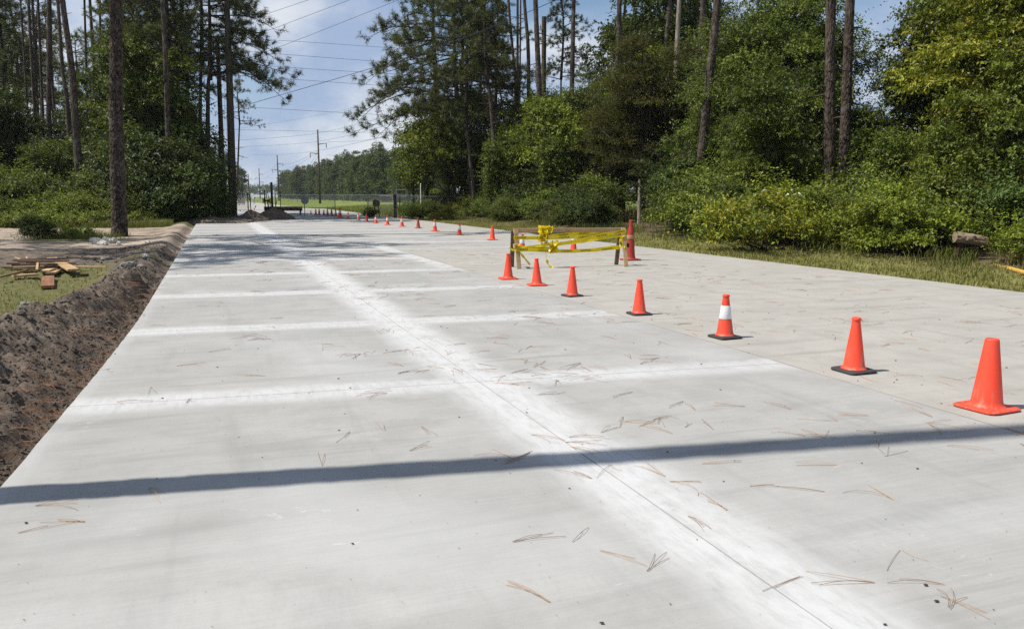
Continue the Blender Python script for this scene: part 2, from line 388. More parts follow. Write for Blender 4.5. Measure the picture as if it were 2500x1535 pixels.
c = m.mix(m.math('MULTIPLY', a[2], m.rng(n2, 0.3, 0.55)), c, (0.21, 0.15, 0.10))
m.base(c, 0.95, 0.1); m.bump(n2, 0.5, 0.05); M['ground'] = m.m

def orange_mat(name, col, dirt=0.3, dark=(0.35, 0.10, 0.07)):
    m = Mat(name); o = m.obj(); r = m.orand()
    n = m.noise(o, 5, 6, 0.65); n2 = m.noise(m.mapv(o, (40, 40, 6)), 1, 4, 0.6)
    sc = m.rng(m.noise(o, 30, 5, 0.7), 0.62, 0.72, 0, 0.7)
    z = m.node('ShaderNodeSeparateXYZ'); m.l.new(o, z.inputs[0])
    low = m.rng(z.outputs[2], 0.0, 0.28, 1, 0)
    c = m.mix(m.math('MULTIPLY', m.rng(n, 0.45, 0.75), dirt), col, dark)
    c = m.mix(m.math('MULTIPLY', m.rng(n2, 0.48, 0.66), m.math('MULTIPLY', low, dirt * 1.5)), c, (0.33, 0.20, 0.15))
    c = m.mix(m.math('MULTIPLY', sc, dirt), c, (0.12, 0.06, 0.05))
    hv = m.node('ShaderNodeHueSaturation'); m.put(hv.inputs['Value'], m.rng(r, 0, 1, 0.88, 1.06, False)); m.l.new(c, hv.inputs['Color'])
    m.base(hv.outputs[0], 0.5, 0.35); m.b.inputs['Subsurface Weight'].default_value = 0.0
    m.bump(n2, 0.06, 0.01); return m.m
M['orange'] = orange_mat('cone_orange', (0.84, 0.070, 0.030), 0.42)
M['red_cone'] = orange_mat('cone_dull_red', (0.40, 0.040, 0.025), 0.5, (0.22, 0.05, 0.035))
def simple(name, col, rough=0.6, spec=0.3, metal=0.0, var=0.25, scale=12, stretch=(1, 1, 1), bump=0.2):
    m = Mat(name); o = m.mapv(m.obj(), stretch); n = m.noise(o, scale, 5, 0.65)
    c = m.mix(m.rng(n, 0.3, 0.7, 0, var), col, tuple(x * 0.35 for x in col)); r = m.orand()
    hv = m.node('ShaderNodeHueSaturation'); m.put(hv.inputs['Value'], m.rng(r, 0, 1, 0.85, 1.1, False)); m.l.new(c, hv.inputs['Color'])
    m.base(hv.outputs[0], rough, spec, metal); m.bump(n, bump, 0.006); return m.m
M['rubber'] = simple('black_rubber', (0.045, 0.045, 0.045), 0.75, 0.3, var=0.2)
M['white_band'] = simple('white_sleeve', (0.74, 0.74, 0.72), 0.45, 0.4, var=0.25, scale=18)
M['tan_tape'] = simple('tan_tape', (0.42, 0.24, 0.12), 0.6, 0.3)
def wood_mat(name, a_, b_):
    m = Mat(name); o = m.obj()
    n = m.noise(m.mapv(o, (1.2, 22, 22)), 1.0, 6, 0.65, 0.6); n2 = m.noise(o, 5, 3)
    c = m.mix(m.rng(n, 0.3, 0.7), a_, b_); c = m.mix(m.rng(n2, 0.5, 0.75, 0, 0.5), c, tuple(x * 0.55 for x in b_))
    r = m.orand(); hv = m.node('ShaderNodeHueSaturation'); m.put(hv.inputs['Value'], m.rng(r, 0, 1, 0.8, 1.1, False)); m.l.new(c, hv.inputs['Color'])
    m.base(hv.outputs[0], 0.75, 0.2); m.bump(n, 0.3, 0.004); return m.m
M['pine_wood'] = wood_mat('pine_lumber', (0.52, 0.36, 0.20), (0.38, 0.24, 0.12))
M['old_wood'] = wood_mat('weathered_lumber', (0.20, 0.135, 0.085), (0.12, 0.075, 0.045))
M['red_wood'] = wood_mat('stained_lumber', (0.28, 0.145, 0.075), (0.17, 0.08, 0.04))
M['dark_wood'] = wood_mat('dark_lumber', (0.065, 0.04, 0.03), (0.035, 0.022, 0.016))
M['yellow_wood'] = wood_mat('yellow_pipe', (0.55, 0.33, 0.07), (0.42, 0.24, 0.05))
M['log'] = wood_mat('bare_log', (0.33, 0.25, 0.17), (0.16, 0.11, 0.075))
m = Mat('caution_tape'); n = m.noise(m.obj(), 25, 4, 0.6)
m.base(m.mix(m.rng(n, 0.3, 0.7), (0.88, 0.72, 0.015), (0.74, 0.58, 0.01)), 0.38, 0.45)
tr = m.node('ShaderNodeBsdfTranslucent'); tr.inputs['Color'].default_value = (0.8, 0.62, 0.01, 1)
mx = m.node('ShaderNodeMixShader'); mx.inputs[0].default_value = 0.4
m.l.new(m.b.outputs[0], mx.inputs[1]); m.l.new(tr.outputs[0], mx.inputs[2]); m.l.new(mx.outputs[0], m.n['Material Output'].inputs[0])
M['tape'] = m.m
M['tape_ink'] = simple('tape_ink', (0.02, 0.018, 0.012), 0.6, 0.2, var=0.1)
M['steel'] = simple('galvanised_steel', (0.34, 0.35, 0.35), 0.5, 0.4, 0.4, 0.3)
M['dark_steel'] = simple('dark_steel', (0.055, 0.052, 0.05), 0.6, 0.4, 0.2, 0.3)
M['rust'] = simple('rusty_steel', (0.11, 0.055, 0.04), 0.8, 0.2, 0.0, 0.4)
M['sign_back'] = simple('sign_back', (0.33, 0.34, 0.34), 0.5, 0.4, 0.1, 0.2)
M['white_paint'] = simple('white_paint', (0.78, 0.78, 0.76), 0.5, 0.3, 0, 0.15)
M['yellow_paint'] = simple('yellow_paint', (0.85, 0.66, 0.12), 0.55, 0.3, 0, 0.3)
M['barrier_brown'] = simple('barrier_brown', (0.075, 0.036, 0.024), 0.8, 0.2, 0, 0.4)
M['grey_panel'] = simple('grey_panel', (0.33, 0.31, 0.28), 0.8, 0.2, 0, 0.25, 3)
M['cable'] = simple('black_cable', (0.035, 0.037, 0.042), 0.6, 0.3, 0, 0.1)
M['rock'] = simple('concrete_rubble', (0.25, 0.235, 0.205), 0.9, 0.15, 0, 0.6, 9, bump=0.6)
M['rock_white'] = simple('pale_stone', (0.62, 0.59, 0.52), 0.9, 0.15, 0, 0.5, 7, bump=0.6)
M['clod'] = simple('soil_clod', (0.125, 0.105, 0.087), 0.95, 0.1, 0, 0.5, 14, bump=0.6)
M['dead_needle'] = leaf_mat('dead_needle', (0.13, 0.060, 0.032), (0.36, 0.175, 0.085), (0.36, 0.22, 0.11), trans=0.0, warm_amt=0.5, rough=0.6)
M['bit'] = simple('bark_bit', (0.085, 0.062, 0.050), 0.9, 0.1, 0, 0.3)
M['flower'] = simple('cream_flower', (0.72, 0.70, 0.56), 0.8, 0.1, 0, 0.1)

# ------------------------------------------------------------------ terrain
def berm_h(s, t):
    d = t_left(s) - t
    dc = 0.95 - 0.50 * sstep(s, 9.5, 14.5); wd = 0.40 - 0.12 * sstep(s, 9, 14)
    A = 0.06 + 0.20 * sstep(s, 6.0, 8.8) * (1 - sstep(s, 14.0, 16.6))
    wob = (fbm(s * 0.9, t * 0.9, 3) - 0.5)
    A = A * (0.55 + 0.9 * fbm(s * 0.9, s * 0 + 3.3, 19, 3))
    h = A * np.exp(-((d - dc - wob * 0.5) / (wd * (1 + 0.5 * wob))) ** 2)
    h2 = (0.04 + 0.07 * fbm(s * 0.5, t * 0, 8)) * sstep(s, 15, 18) * np.exp(-((d - 0.75) / 0.4) ** 2)
    h = h + h2
    level = -0.02 + 0.10 * (fbm(s * 0.25, t * 0.25, 12) - 0.5) + 0.06 * (fbm(s * 0.8, t * 0.8, 15) - 0.5)
    h = h + level * sstep(d, 0.6, 2.0) - 0.12 * (1 - sstep(d, 0.10, 0.45))
    rough = np.exp(-((d - dc * 0.8) / 0.55) ** 2) * (1 - sstep(s, 15, 19)) + 0.35 * sstep(s, 15.5, 18) * (1 - sstep(s, 24, 28)) + 0.22 * (1 - sstep(s, 6, 9)) + 0.12
    r1 = np.abs(fbm(s * 2.6, t * 2.6, 21, 5, 0.6) - 0.5) * 2; r2 = fbm(s * 9, t * 9, 31, 3, 0.6) - 0.5
    r3 = fbm(s * 5 + 7, t * 5, 36, 3, 0.6) - 0.5
    h = h + rough * (0.20 * (0.35 - r1) + 0.10 * r2 + 0.13 * r3)
    return h
GRASS_F = {}
def zones(s, t):
    d = t_left(s) - t; wob = (fbm(s * 0.7, t * 0.7, 41) - 0.5) * 1.6
    dc = 0.95 - 0.50 * sstep(s, 9.5, 14.5)
    x, y = U[0] * s + VV[0] * t, U[1] * s + VV[1] * t
    grass = sstep(d + wob * 0.3, dc + 0.38, dc + 0.75) * (1 - sstep(y + wob * 1.3 + 0.25 * (d - 3), 15.8, 17.6)) * sstep(s, 5.5, 8)
    sand = sstep(y + wob * 2.0, 21.5, 24) * (1 - 0.5 * sstep(fbm(s * 0.45, t * 0.9, 51), 0.5, 0.65))
    tree = np.exp(-(((x + 15.2) / 2.0) ** 2 + ((y - 28.0) / 1.5) ** 2))
    grass = np.maximum(grass, sstep(tree + wob * 0.25, 0.35, 0.6) * 0.9)
    patch = sstep(fbm(s * 0.35, t * 0.7, 61), 0.66, 0.74) * sstep(y, 17, 19) * (1 - sstep(y, 20, 22)) * 0.7
    grass = np.maximum(grass, patch)
    edge = sstep(y + wob * 1.0, 39.6, 40.8); grass = np.maximum(grass, edge); sand = sand * (1 - edge)
    needle = (1 - sstep(d + wob * 0.25, 0.15, 0.55)) * 0.7 * (1 - sstep(s, 12, 17))
    needle = np.maximum(needle, 0.25 * (1 - sstep(s, 5, 8)))
    return grass, sand, needle
def dirt_patch():
    d = np.concatenate([np.linspace(-0.03, 0.30, 14)[:-1], np.linspace(0.30, 3.2, 110)[:-1], np.linspace(3.2, 9, 70)[:-1], np.linspace(9, 34, 90)])
    s = np.concatenate([np.linspace(1.5, 9, 200)[:-1], np.linspace(9, 18, 190)[:-1], np.linspace(18, 52, 240)])
    Sg, Dg = np.meshgrid(s, d, indexing='ij'); Tg = t_left(Sg) - Dg
    h = berm_h(Sg, Tg)
    fade = np.maximum(sstep(Dg, 32.5, 34), np.maximum(sstep(Sg, 50, 52), 1 - sstep(Sg, 1.5, 2.0))); h = h * (1 - fade) - 0.14 * fade
    h[:, :2] = np.minimum(h[:, :2], -0.08)
    x = U[0] * Sg + VV[0] * Tg; y = U[1] * Sg + VV[1] * Tg
    gr, sa, ne = zones(Sg, Tg)
    n, k = Sg.shape; i, j = np.meshgrid(np.arange(n - 1), np.arange(k - 1), indexing='ij'); a = i * k + j
    F = np.stack([a, a + 1, a + k + 1, a + k], -1).reshape(-1, 4)
    o = mk('dirt_bank', np.stack([x, y, h], -1), F, M['dirt'], smooth=True, attrs={'zone': np.stack([gr, sa, ne], -1)})
    tag(o, 'dark dug-up soil bank and bare ground along the slab edge', kind='structure')
dirt_patch()
def bank_z(x, y):
    s, t = to_st(np.asarray(x, float), np.asarray(y, float)); return berm_h(s, t)

def ground_sheet():
    c = np.concatenate([-np.geomspace(900, 130, 14)[:-1], np.linspace(-130, 130, 210), np.geomspace(130, 900, 14)[1:]])
    r = np.concatenate([-np.geomspace(300, 12, 10)[:-1], np.linspace(-12, 130, 150), np.geomspace(130, 1300, 18)[1:]])
    X, Y = np.meshgrid(c, r, indexing='ij'); s, t = to_st(X, Y)
    z = -0.055 + 0.04 * (fbm(X * 0.4, Y * 0.4, 71) - 0.5)
    inside = sstep(t_left(s) - t, -1.5, -0.5) * (1 - sstep(t_left(s) - t, 31, 32.5)) * sstep(s, 2.2, 3.5) * (1 - sstep(s, 48, 50))
    z = z - 0.4 * inside
    under = sstep(t, -1.5, -0.5) * (1 - sstep(t, 11.0, 11.6)); z = z - 0.15 * under
    wood_r = sstep(t + (fbm(X * .3, Y * .3, 5) - .5) * 2, 13.8, 15.2) * (1 - sstep(Y, 78, 84)); rise = 0.25 * sstep(t, 13, 18) * (1 - sstep(Y, 70, 84)) * sstep(Y, -20, -5)
    z = z + rise
    wood_l = sstep(-t, 0, 3) * sstep(Y, 40, 43) * (1 - sstep(Y + 0.25 * X, 62, 66))
    far = sstep(Y, 58, 66)
    litter = np.clip(wood_r + wood_l, 0, 1)
    grass = 1 - litter
    edge = sstep(t, 11.7, 11.95) * (1 - sstep(t, 12.1, 12.5)) * (1 - sstep(Y, 60, 70)) * 0.7
    n, k = X.shape; i, j = np.meshgrid(np.arange(n - 1), np.arange(k - 1), indexing='ij'); a = i * k + j
    F = np.stack([a, a + k, a + k + 1, a + 1], -1).reshape(-1, 4)
    o = mk('ground', np.stack([X, Y, z], -1), F, M['ground'], smooth=True, attrs={'zone': np.stack([grass, far * (1 - litter), edge], -1)})
    tag(o, 'grassy ground with leaf litter under the woods', kind='structure')
ground_sheet()

# ------------------------------------------------------------------ concrete pavement: slabs with open joints
R = np.random.default_rng(7)
pav = tag(empty('concrete_road'), 'pale concrete road of cast slabs with saw-cut joints', kind='structure')
def slab(s0, s1, ta, tb, mat, rough_a=0.0, rough_b=0.0, seed=0, name='slab'):
    """a cast slab between stations s0..s1 (skewed) and lateral edges ta(s), tb(s)"""
    n = max(6, int((s1 - s0) * (4 if s0 < 20 else 1.0))); k = 8
    if (rough_a or rough_b) and s0 < 22: n = 44
    sp = np.linspace(s0, s1, n + 1); w = np.linspace(0, 1, k + 1)
    Sg, Wg = np.meshgrid(sp, w, indexing='ij')
    A, B = ta(Sg), tb(Sg)
    ja = rough_a * (fbm(Sg * 7, Sg * 0 + seed, 5, 4, 0.7) - 0.5); jb = rough_b * (fbm(Sg * 7, Sg * 0 + seed + 9, 6, 4, 0.7) - 0.5)
    A = A + ja; B = B + jb
    Tg = A + (B - A) * Wg; s_real = Sg + SKEW * (Tg - T_MID)
    z = 0.004 * (fbm(s_real * 0.4, Tg * 0.4, 77) - 0.5)
    x = U[0] * s_real + VV[0] * Tg; y = U[1] * s_real + VV[1] * Tg
    stt = np.stack([Sg, Tg, np.abs(Tg - t_left(Sg))], -1).reshape(-1, 3)
    V = np.stack([x, y, z], -1).reshape(-1, 3); m_ = (n + 1) * (k + 1); kk = k + 1
    i, j = np.meshgrid(np.arange(n), np.arange(k), indexing='ij'); a = i * kk + j
    F = [np.stack([a, a + 1, a + kk + 1, a + kk], -1).reshape(-1, 4)]
    ring = list(range(0, kk)) + [i * kk + k for i in range(1, n + 1)] + [n * kk + j for j in range(k - 1, -1, -1)] + [i * kk for i in range(n - 1, 0, -1)]
    low = V[ring].copy(); low[:, 2] = -0.22; q = []
    L = len(ring)
    for e in range(L): q.append([ring[(e + 1) % L], ring[e], m_ + e, m_ + (e + 1) % L])
    # F top orientation: make sure it points up
    top = F[0][:, ::-1]
    return mk(name, np.vstack([V, low]), [top, np.array(q)[:, ::-1]], mat, pav, attrs={'st': np.vstack([stt, stt[ring]])})
G2 = 0.004
js = [-7.3] + [JOINTS + 3.35 * k for k in range(0, 27)]
for k in range(len(js) - 1):
    a_, b_ = js[k] + G2 * 0.7, js[k + 1] - G2 * 0.7
    slab(a_, b_, t_left, lambda s: np.full_like(s, T_MID - G2), M['concrete'], 0.016 if a_ < 22 else 0.0, 0.0 if k > 6 else 0.006, k)
    wide = a_ > 22
    slab(a_, b_, lambda s: np.full_like(s, T_MID + G2), lambda s: np.full_like(s, T_CONE - 0.006), M['concrete'], 0.0, 0.022, k + 40)
    if wide: slab(a_, b_, lambda s: np.full_like(s, T_CONE + 0.004), lambda s: np.full_like(s, 8.55), M['concrete'], 0.0, 0.02, k + 70)
js2 = np.arange(-7.4, 97, 10.4)
for k in range(len(js2) - 1):
    a_, b_ = js2[k] + 0.003, js2[k + 1] - 0.003
    if a_ < 17.8: slab(a_, min(b_, 22.84), lambda s: np.full_like(s, T_CONE + 0.008), lambda s: np.full_like(s, 8.55), M['concrete_old'], 0.022, 0.0, k + 90)
    slab(a_, b_, lambda s: np.full_like(s, 8.556), lambda s: T_RIGHT + 0.12 * (fbm(s * 0.15, s * 0, 91) - 0.5), M['concrete_old'], 0.0, 0.03, k + 120)
# base under the open joints and the road running on past the gate
mb = MB()
c4 = [st(-7, -0.8), st(-7, 11.7), st(96, 11.7), st(96, -0.7)]
tag(mk('joint_bed', [(*p, -0.035) for p in c4], np.array([[0, 1, 2, 3]]), M['joint']), 'dark filler at the bottom of the slab joints', kind='structure')
def far_road():
    s = np.linspace(92.8, 700, 120); L = 0.0 + 0.2 * (s - 94) / 100; Rr = 11.0 - 1.2 * sstep(s, 95, 160)
    bend = -0.00012 * (s - 94) ** 2
    P = []
    for a, l, r_, b in zip(s, L, Rr, bend): P += [(*st(a, l + b), -0.008), (*st(a, r_ + b), -0.008)]
    F = [[2 * i, 2 * i + 1, 2 * i + 3, 2 * i + 2] for i in range(len(s) - 1)]
    P = np.array(P); stt = np.stack([np.full(len(P), 300.0), np.full(len(P), 8.0), np.full(len(P), 5.0)], 1)
    tag(mk('road_beyond_gate', P, np.array(F), M['concrete_old'], attrs={'st': stt}), 'concrete road running on beyond the gate', kind='structure')
far_road()

# ------------------------------------------------------------------ foliage builders (shared mesh data)
def leaf_cards(rng, C, D, N, L, W, fold=0.18):
    D = nrm(D); N = nrm(N - D * np.sum(N * D, 1, keepdims=True)); S = np.cross(D, N); L = L[:, None]; W = W[:, None]
    mid = C + D * L * 0.45; V = np.stack([C, mid + S * W / 2 + N * W * fold, C + D * L - N * L * 0.08, mid - S * W / 2 + N * W * fold], 1)
    n = len(C); F = np.arange(n * 4).reshape(n, 4); return V.reshape(-1, 3), F
def sph(rng, n):
    v = rng.normal(size=(n, 3)); return nrm(v)
def spray_crown(rng, lobes, dens, leaf, nleaf=12, tl=(0.35, 0.8), up=0.25, droop=0.25, squash=1.0, shoots=0):
    """leaves along short twigs that leave the lobes (x,y,z,r) outwards"""
    P0, DR, LN, CL = [], [], [], []
    for i, (cx, cy, cz, r) in enumerate(lobes):
        n = max(4, int(dens * r * r)); d = sph(rng, n); d[:, 2] = np.where(d[:, 2] < -0.12, -d[:, 2] * rng.random(n), d[:, 2]); d = nrm(d)
        rad = r * (0.25 + 0.6 * rng.random(n) ** 0.6)
        P0.append(np.array([cx, cy, cz]) + d * rad[:, None] * np.array([1, 1, squash]))
        DR.append(nrm(d + rng.normal(size=(n, 3)) * 0.35 + np.array([0, 0, up])))
        LN.append(rng.uniform(tl[0], tl[1], n) * (0.6 + 0.4 * r)); CL.append(np.full(n, rng.random()))
    P0, DR, LN, CL = np.concatenate(P0), np.concatenate(DR), np.concatenate(LN), np.concatenate(CL)
    if shoots:                                     # long whippy shoots that break the outline
        pick = rng.integers(len(P0), size=shoots); LA = np.array(lobes); cen = LA[:, :3].mean(0); out = nrm(P0[pick] - cen)
        P0 = np.vstack([P0, P0[pick]]); DR = np.vstack([DR, nrm(out + rng.normal(size=(shoots, 3)) * 0.45 + np.array([0, 0, 0.55]))])
        LN = np.concatenate([LN, rng.uniform(tl[1] * 1.4, tl[1] * 3.0, shoots)]); CL = np.concatenate([CL, CL[pick]])
    T = len(P0); f = (np.arange(nleaf) + 0.2)[None, :] / nleaf + rng.uniform(-.04, .04, (T, nleaf))
    C = P0[:, None] + DR[:, None] * (LN[:, None] * f)[..., None]; C[..., 2] -= droop * LN[:, None] * f ** 2
    side = sph(rng, T * nleaf).reshape(T, nleaf, 3); side = nrm(side - DR[:, None] * np.sum(side * DR[:, None], -1, keepdims=True))
    Dl = nrm(DR[:, None] * 0.5 + side * 0.9 + np.array([0, 0, -0.25]))
    Nn = nrm(np.array([0, 0, 0.9]) + DR[:, None] * 0.35 + rng.normal(size=(T, nleaf, 3)) * 0.45)
    n = T * nleaf; Ls = leaf * rng.uniform(0.65, 1.25, n); W = Ls * rng.uniform(0.42, 0.6, n)
    V, F = leaf_cards(rng, C.reshape(-1, 3), Dl.reshape(-1, 3), Nn.reshape(-1, 3), Ls, W)
    fv = np.stack([rng.random(n), np.repeat(0.35 * rng.random(T) + 0.65 * CL, nleaf), np.repeat(rng.random(T), nleaf)], 1)
    return V, F, fv
def limb(rng, p, q, r0, r1, n=5, wob=0.12):
    P = spline([p, (np.array(p) * 0.55 + np.array(q) * 0.45) + rng.normal(size=3) * wob * np.linalg.norm(np.array(q) - np.array(p)), q], n)
    return tube(P, np.linspace(r0, r1, n), 5)
def merge(parts):
    V, F, o = [], {}, 0
    for v, f in parts:
        F.setdefault(f.shape[1], []).append(f + o); V.append(v); o += len(v)
    return np.concatenate(V), [np.concatenate(x) for x in F.values()]

def make_broadleaf(seed, H, Rr, zb, nl, dens, leaf, mat, trunk_r=0.12, lean=0.3, droop=0.25, lobe=(0.20, 0.46), nleaf=12):
    rng = np.random.default_rng(seed); lobes = []
    top = np.array([rng.normal() * lean, rng.normal() * lean, H])
    for i in range(nl):
        d = sph(rng, 1)[0]; q = rng.random() ** 0.45
        zc = (zb + H) / 2; r = Rr * rng.uniform(*lobe)
        c = np.array([d[0] * (Rr - r) * q, d[1] * (Rr - r) * q, zc + d[2] * ((H - zb) / 2 - r * 0.6) * q])
        c[:2] += top[:2] * c[2] / H
        c[:2] *= 0.75 + 0.5 * math.sin(min(1, max(0, (c[2] - zb) / (H - zb))) * math.pi) ** 0.7
        lobes.append((*c, r))
    V, F, fv = spray_crown(rng, lobes, dens, leaf, droop=droop, nleaf=nleaf, squash=0.62, shoots=130)
    crown = mkmesh('crown', V, F, mat, fv)
    stem = spline([(0, 0, -0.3), (rng.normal() * .1, rng.normal() * .1, H * 0.3), top * np.array([.7, .7, .62]) , top * 0.93], 9)
    parts = [tube(stem, np.linspace(trunk_r, 0.02, 9), 7)]
    for c in lobes[::2]:
        k = min(7, max(1, int(c[2] / H * 8 * 0.75))); parts.append(limb(rng, stem[k], np.array(c[:3]), trunk_r * 0.38, 0.012))
    V2, F2 = merge(parts); trunk = mkmesh('trunk', V2, F2, M['bark_dark'], smooth=True)
    return trunk, crown
def make_bush(seed, H, Rr, nl, dens, leaf, mat, nleaf=11, tl=(0.25, 0.6), flowers=0):
    rng = np.random.default_rng(seed); lobes = []
    for i in range(nl):
        a = rng.random() * 6.283; q = rng.random() ** 0.5 * Rr; z = (0.12 + 0.75 * rng.random()) * H * (1 - 0.45 * (q / Rr) ** 2)
        lobes.append((q * math.cos(a), q * math.sin(a), z, rng.uniform(0.18, 0.34) * (H + Rr) * 0.5))
    V, F, fv = spray_crown(rng, lobes, dens, leaf, nleaf=nleaf, tl=tl, up=0.45, droop=0.3, squash=0.7, shoots=110)
    keep = V.reshape(-1, 4, 3)[:, :, 2].min(1) > -0.15; V = V.reshape(-1, 4, 3)[keep].reshape(-1, 3); F = np.arange(len(V)).reshape(-1, 4); fv = fv[keep]
    crown = mkmesh('foliage', V, F, mat, fv); parts = []
    for c in lobes[::2]: parts.append(limb(rng, (rng.normal() * .15, rng.normal() * .15, -0.1), np.array(c[:3]), 0.025, 0.006))
    V2, F2 = merge(parts)
    return mkmesh('stem', V2, F2, M['bark_dark'], smooth=True), crown
def tuft_mesh(rng, P, D, n=20, length=0.24, width=0.011, back=0.30):
    """needle brushes: n needles round each tuft axis D, set along the last bit of twig"""
    T = len(P); side = sph(rng, T * n).reshape(T, n, 3); D3 = D[:, None]; side = nrm(side - D3 * np.sum(side * D3, -1, keepdims=True))
    f = rng.random((T, n)); C = P[:, None] - D3 * (back * f)[..., None]
    Dl = nrm(D3 * rng.uniform(0.35, 1.1, (T, n))[..., None] + side + np.array([0, 0, -0.12])); L = length * rng.uniform(0.7, 1.15, (T, n))
    S = nrm(np.cross(Dl, sph(rng, T * n).reshape(T, n, 3)))
    w = width
    V = np.stack([C - S * w / 2, C + S * w / 2, C + Dl * L[..., None]], 2).reshape(-1, 3); F = np.arange(T * n * 3).reshape(-1, 3)
    fv = np.stack([rng.random(T * n), np.repeat(rng.random(T), n), np.repeat(rng.random(T), n)], 1)
    return V, F, fv
def make_pine_crown(seed, H, Rr, nl, ntuft=10, length=0.26, droop=0.25, n_needle=15, width=0.023, bare=0.25, az=None):
    """crown of long-needled pine: local z 0 (lowest limb) to H, with its stem and limbs"""
    rng = np.random.default_rng(seed); wood = []; P, D = [], []
    stem = spline([(0, 0, -0.6), (rng.normal() * .15, rng.normal() * .15, H * 0.5), (rng.normal() * .3, rng.normal() * .3, H)], 10)
    wood.append(tube(stem, np.linspace(0.15, 0.02, 10), 7))
    for i in range(nl):
        h = (i + rng.random()) / nl; z = h * H * 0.97; a = rng.random() * 6.283 if az is None else rng.normal(az[0], az[1])
        Ll = Rr * (1 - 0.72 * h ** 1.3) * rng.uniform(0.6, 1.15)
        k = h * 9 * .97; base = stem[int(k)] + (stem[min(9, int(k) + 1)] - stem[int(k)]) * (k - int(k))
        out = np.array([math.cos(a), math.sin(a), 0]); rise = rng.uniform(-0.25, 0.35) + 0.5 * h
        pts = spline([base, base + out * Ll * 0.45 + np.array([0, 0, rise * Ll * 0.35 - droop * .1 * Ll]) + rng.normal(size=3) * 0.12 * Ll * .4,
                      base + out * Ll + np.array([0, 0, rise * Ll * 0.5 - droop * Ll * .5]) + rng.normal(size=3) * 0.1 * Ll], 9)
        wood.append(tube(pts, np.linspace(0.05 * (1 - .5 * h) + .012, 0.008, 9), 5))
        nb = max(3, int(ntuft * (0.5 + Ll / Rr)))
        for b in range(nb):
            f = bare + (1 - bare) * (b + rng.random()) / nb; q = f * 8; p0 = pts[int(min(q, 7))] + (pts[int(min(q, 7)) + 1] - pts[int(min(q, 7))]) * (q - int(min(q, 7)))
            dd = nrm(out * 0.7 + sph(rng, 1)[0] * 0.9 + np.array([0, 0, 0.25])); bl = rng.uniform(0.35, 0.95) * (1 - 0.35 * f)
            p1 = p0 + dd * bl + np.array([0, 0, -0.05]); wood.append(tube(np.array([p0, (p0 + p1) / 2 + np.array([0, 0, -.04]), p1]), np.array([.012, .009, .006]), 4))
            for e in range(int(rng.integers(3, 6))):
                dt = nrm(dd + sph(rng, 1)[0] * 0.75 + np.array([0, 0, 0.35])); ff = rng.uniform(0.45, 1.0)
                P.append(p0 + (p1 - p0) * ff + dt * rng.uniform(.15, .35)); D.append(dt)
    P, D = np.array(P), np.array(D)
    V, F, fv = tuft_mesh(rng, P, D, n_needle, length, width)
    V2, F2 = merge(wood)
    return mkmesh('limb', V2, F2, M['bark_dark'], smooth=True), mkmesh('crown', V, F, M['needle'], fv)

def trunk_geo(path, r0, r1, sides, seg, bark=0.0, seed=0, flare=0.25):
    P = spline(path, seg); f = np.linspace(0, 1, seg); L = np.concatenate([[0], np.cumsum(np.linalg.norm(np.diff(P, axis=0), axis=1))])
    rad = (r0 + (r1 - r0) * f) * (1 + flare * np.exp(-L / 0.45)); T, A, B = frames(P)
    a = np.linspace(0, 2 * np.pi, sides, endpoint=False); Rm = np.repeat(rad[:, None], sides, 1); br = np.full((seg, sides), 0.6)
    if bark > 0:
        nx = max(6, int(2 * math.pi * r0 / 0.075)); u = np.broadcast_to(a[None] / (2 * np.pi) * nx, Rm.shape); v = np.broadcast_to(L[:, None] / 0.24, Rm.shape)
        u = u + 1.1 * (vnoise(v * .9, u * .5, seed) - .5); v = v + 0.9 * (vnoise(u * 1.1, v * .6, seed + 2) - .5)
        i0, j0 = np.floor(u), np.floor(v); f1 = np.full(Rm.shape, 9.0); f2 = f1.copy(); cid = f1.copy()
        for di in (-1, 0, 1):
            for dj in (-1, 0, 1):
                ii, jj = i0 + di, j0 + dj; wi = np.mod(ii, nx); px = ii + 0.5 + 0.8 * (hash2(wi, jj, seed) - .5); py = jj + 0.5 + 0.8 * (hash2(wi, jj, seed + 5) - .5)
                dd = np.sqrt((u - px) ** 2 + (v - py) ** 2); new = dd < f1
                f2 = np.where(new, f1, np.minimum(f2, dd)); cid = np.where(new, hash2(wi, jj, seed + 9), cid); f1 = np.where(new, dd, f1)
        plate = sstep(f2 - f1, 0.03, 0.28); Rm = Rm + bark * (plate * (0.5 + 0.7 * cid) - 0.5); br = plate * (0.45 + 0.55 * cid)
    V = P[:, None] + Rm[..., None] * (np.cos(a)[None, :, None] * A[:, None] + np.sin(a)[None, :, None] * B[:, None])
    i, j = np.meshgrid(np.arange(seg - 1), np.arange(sides), indexing='ij'); k = (j + 1) % sides
    F = np.stack([i * sides + j, i * sides + k, (i + 1) * sides + k, (i + 1) * sides + j], -1).reshape(-1, 4)
    b3 = np.repeat(br.reshape(-1, 1), 3, 1); return V.reshape(-1, 3), F, b3

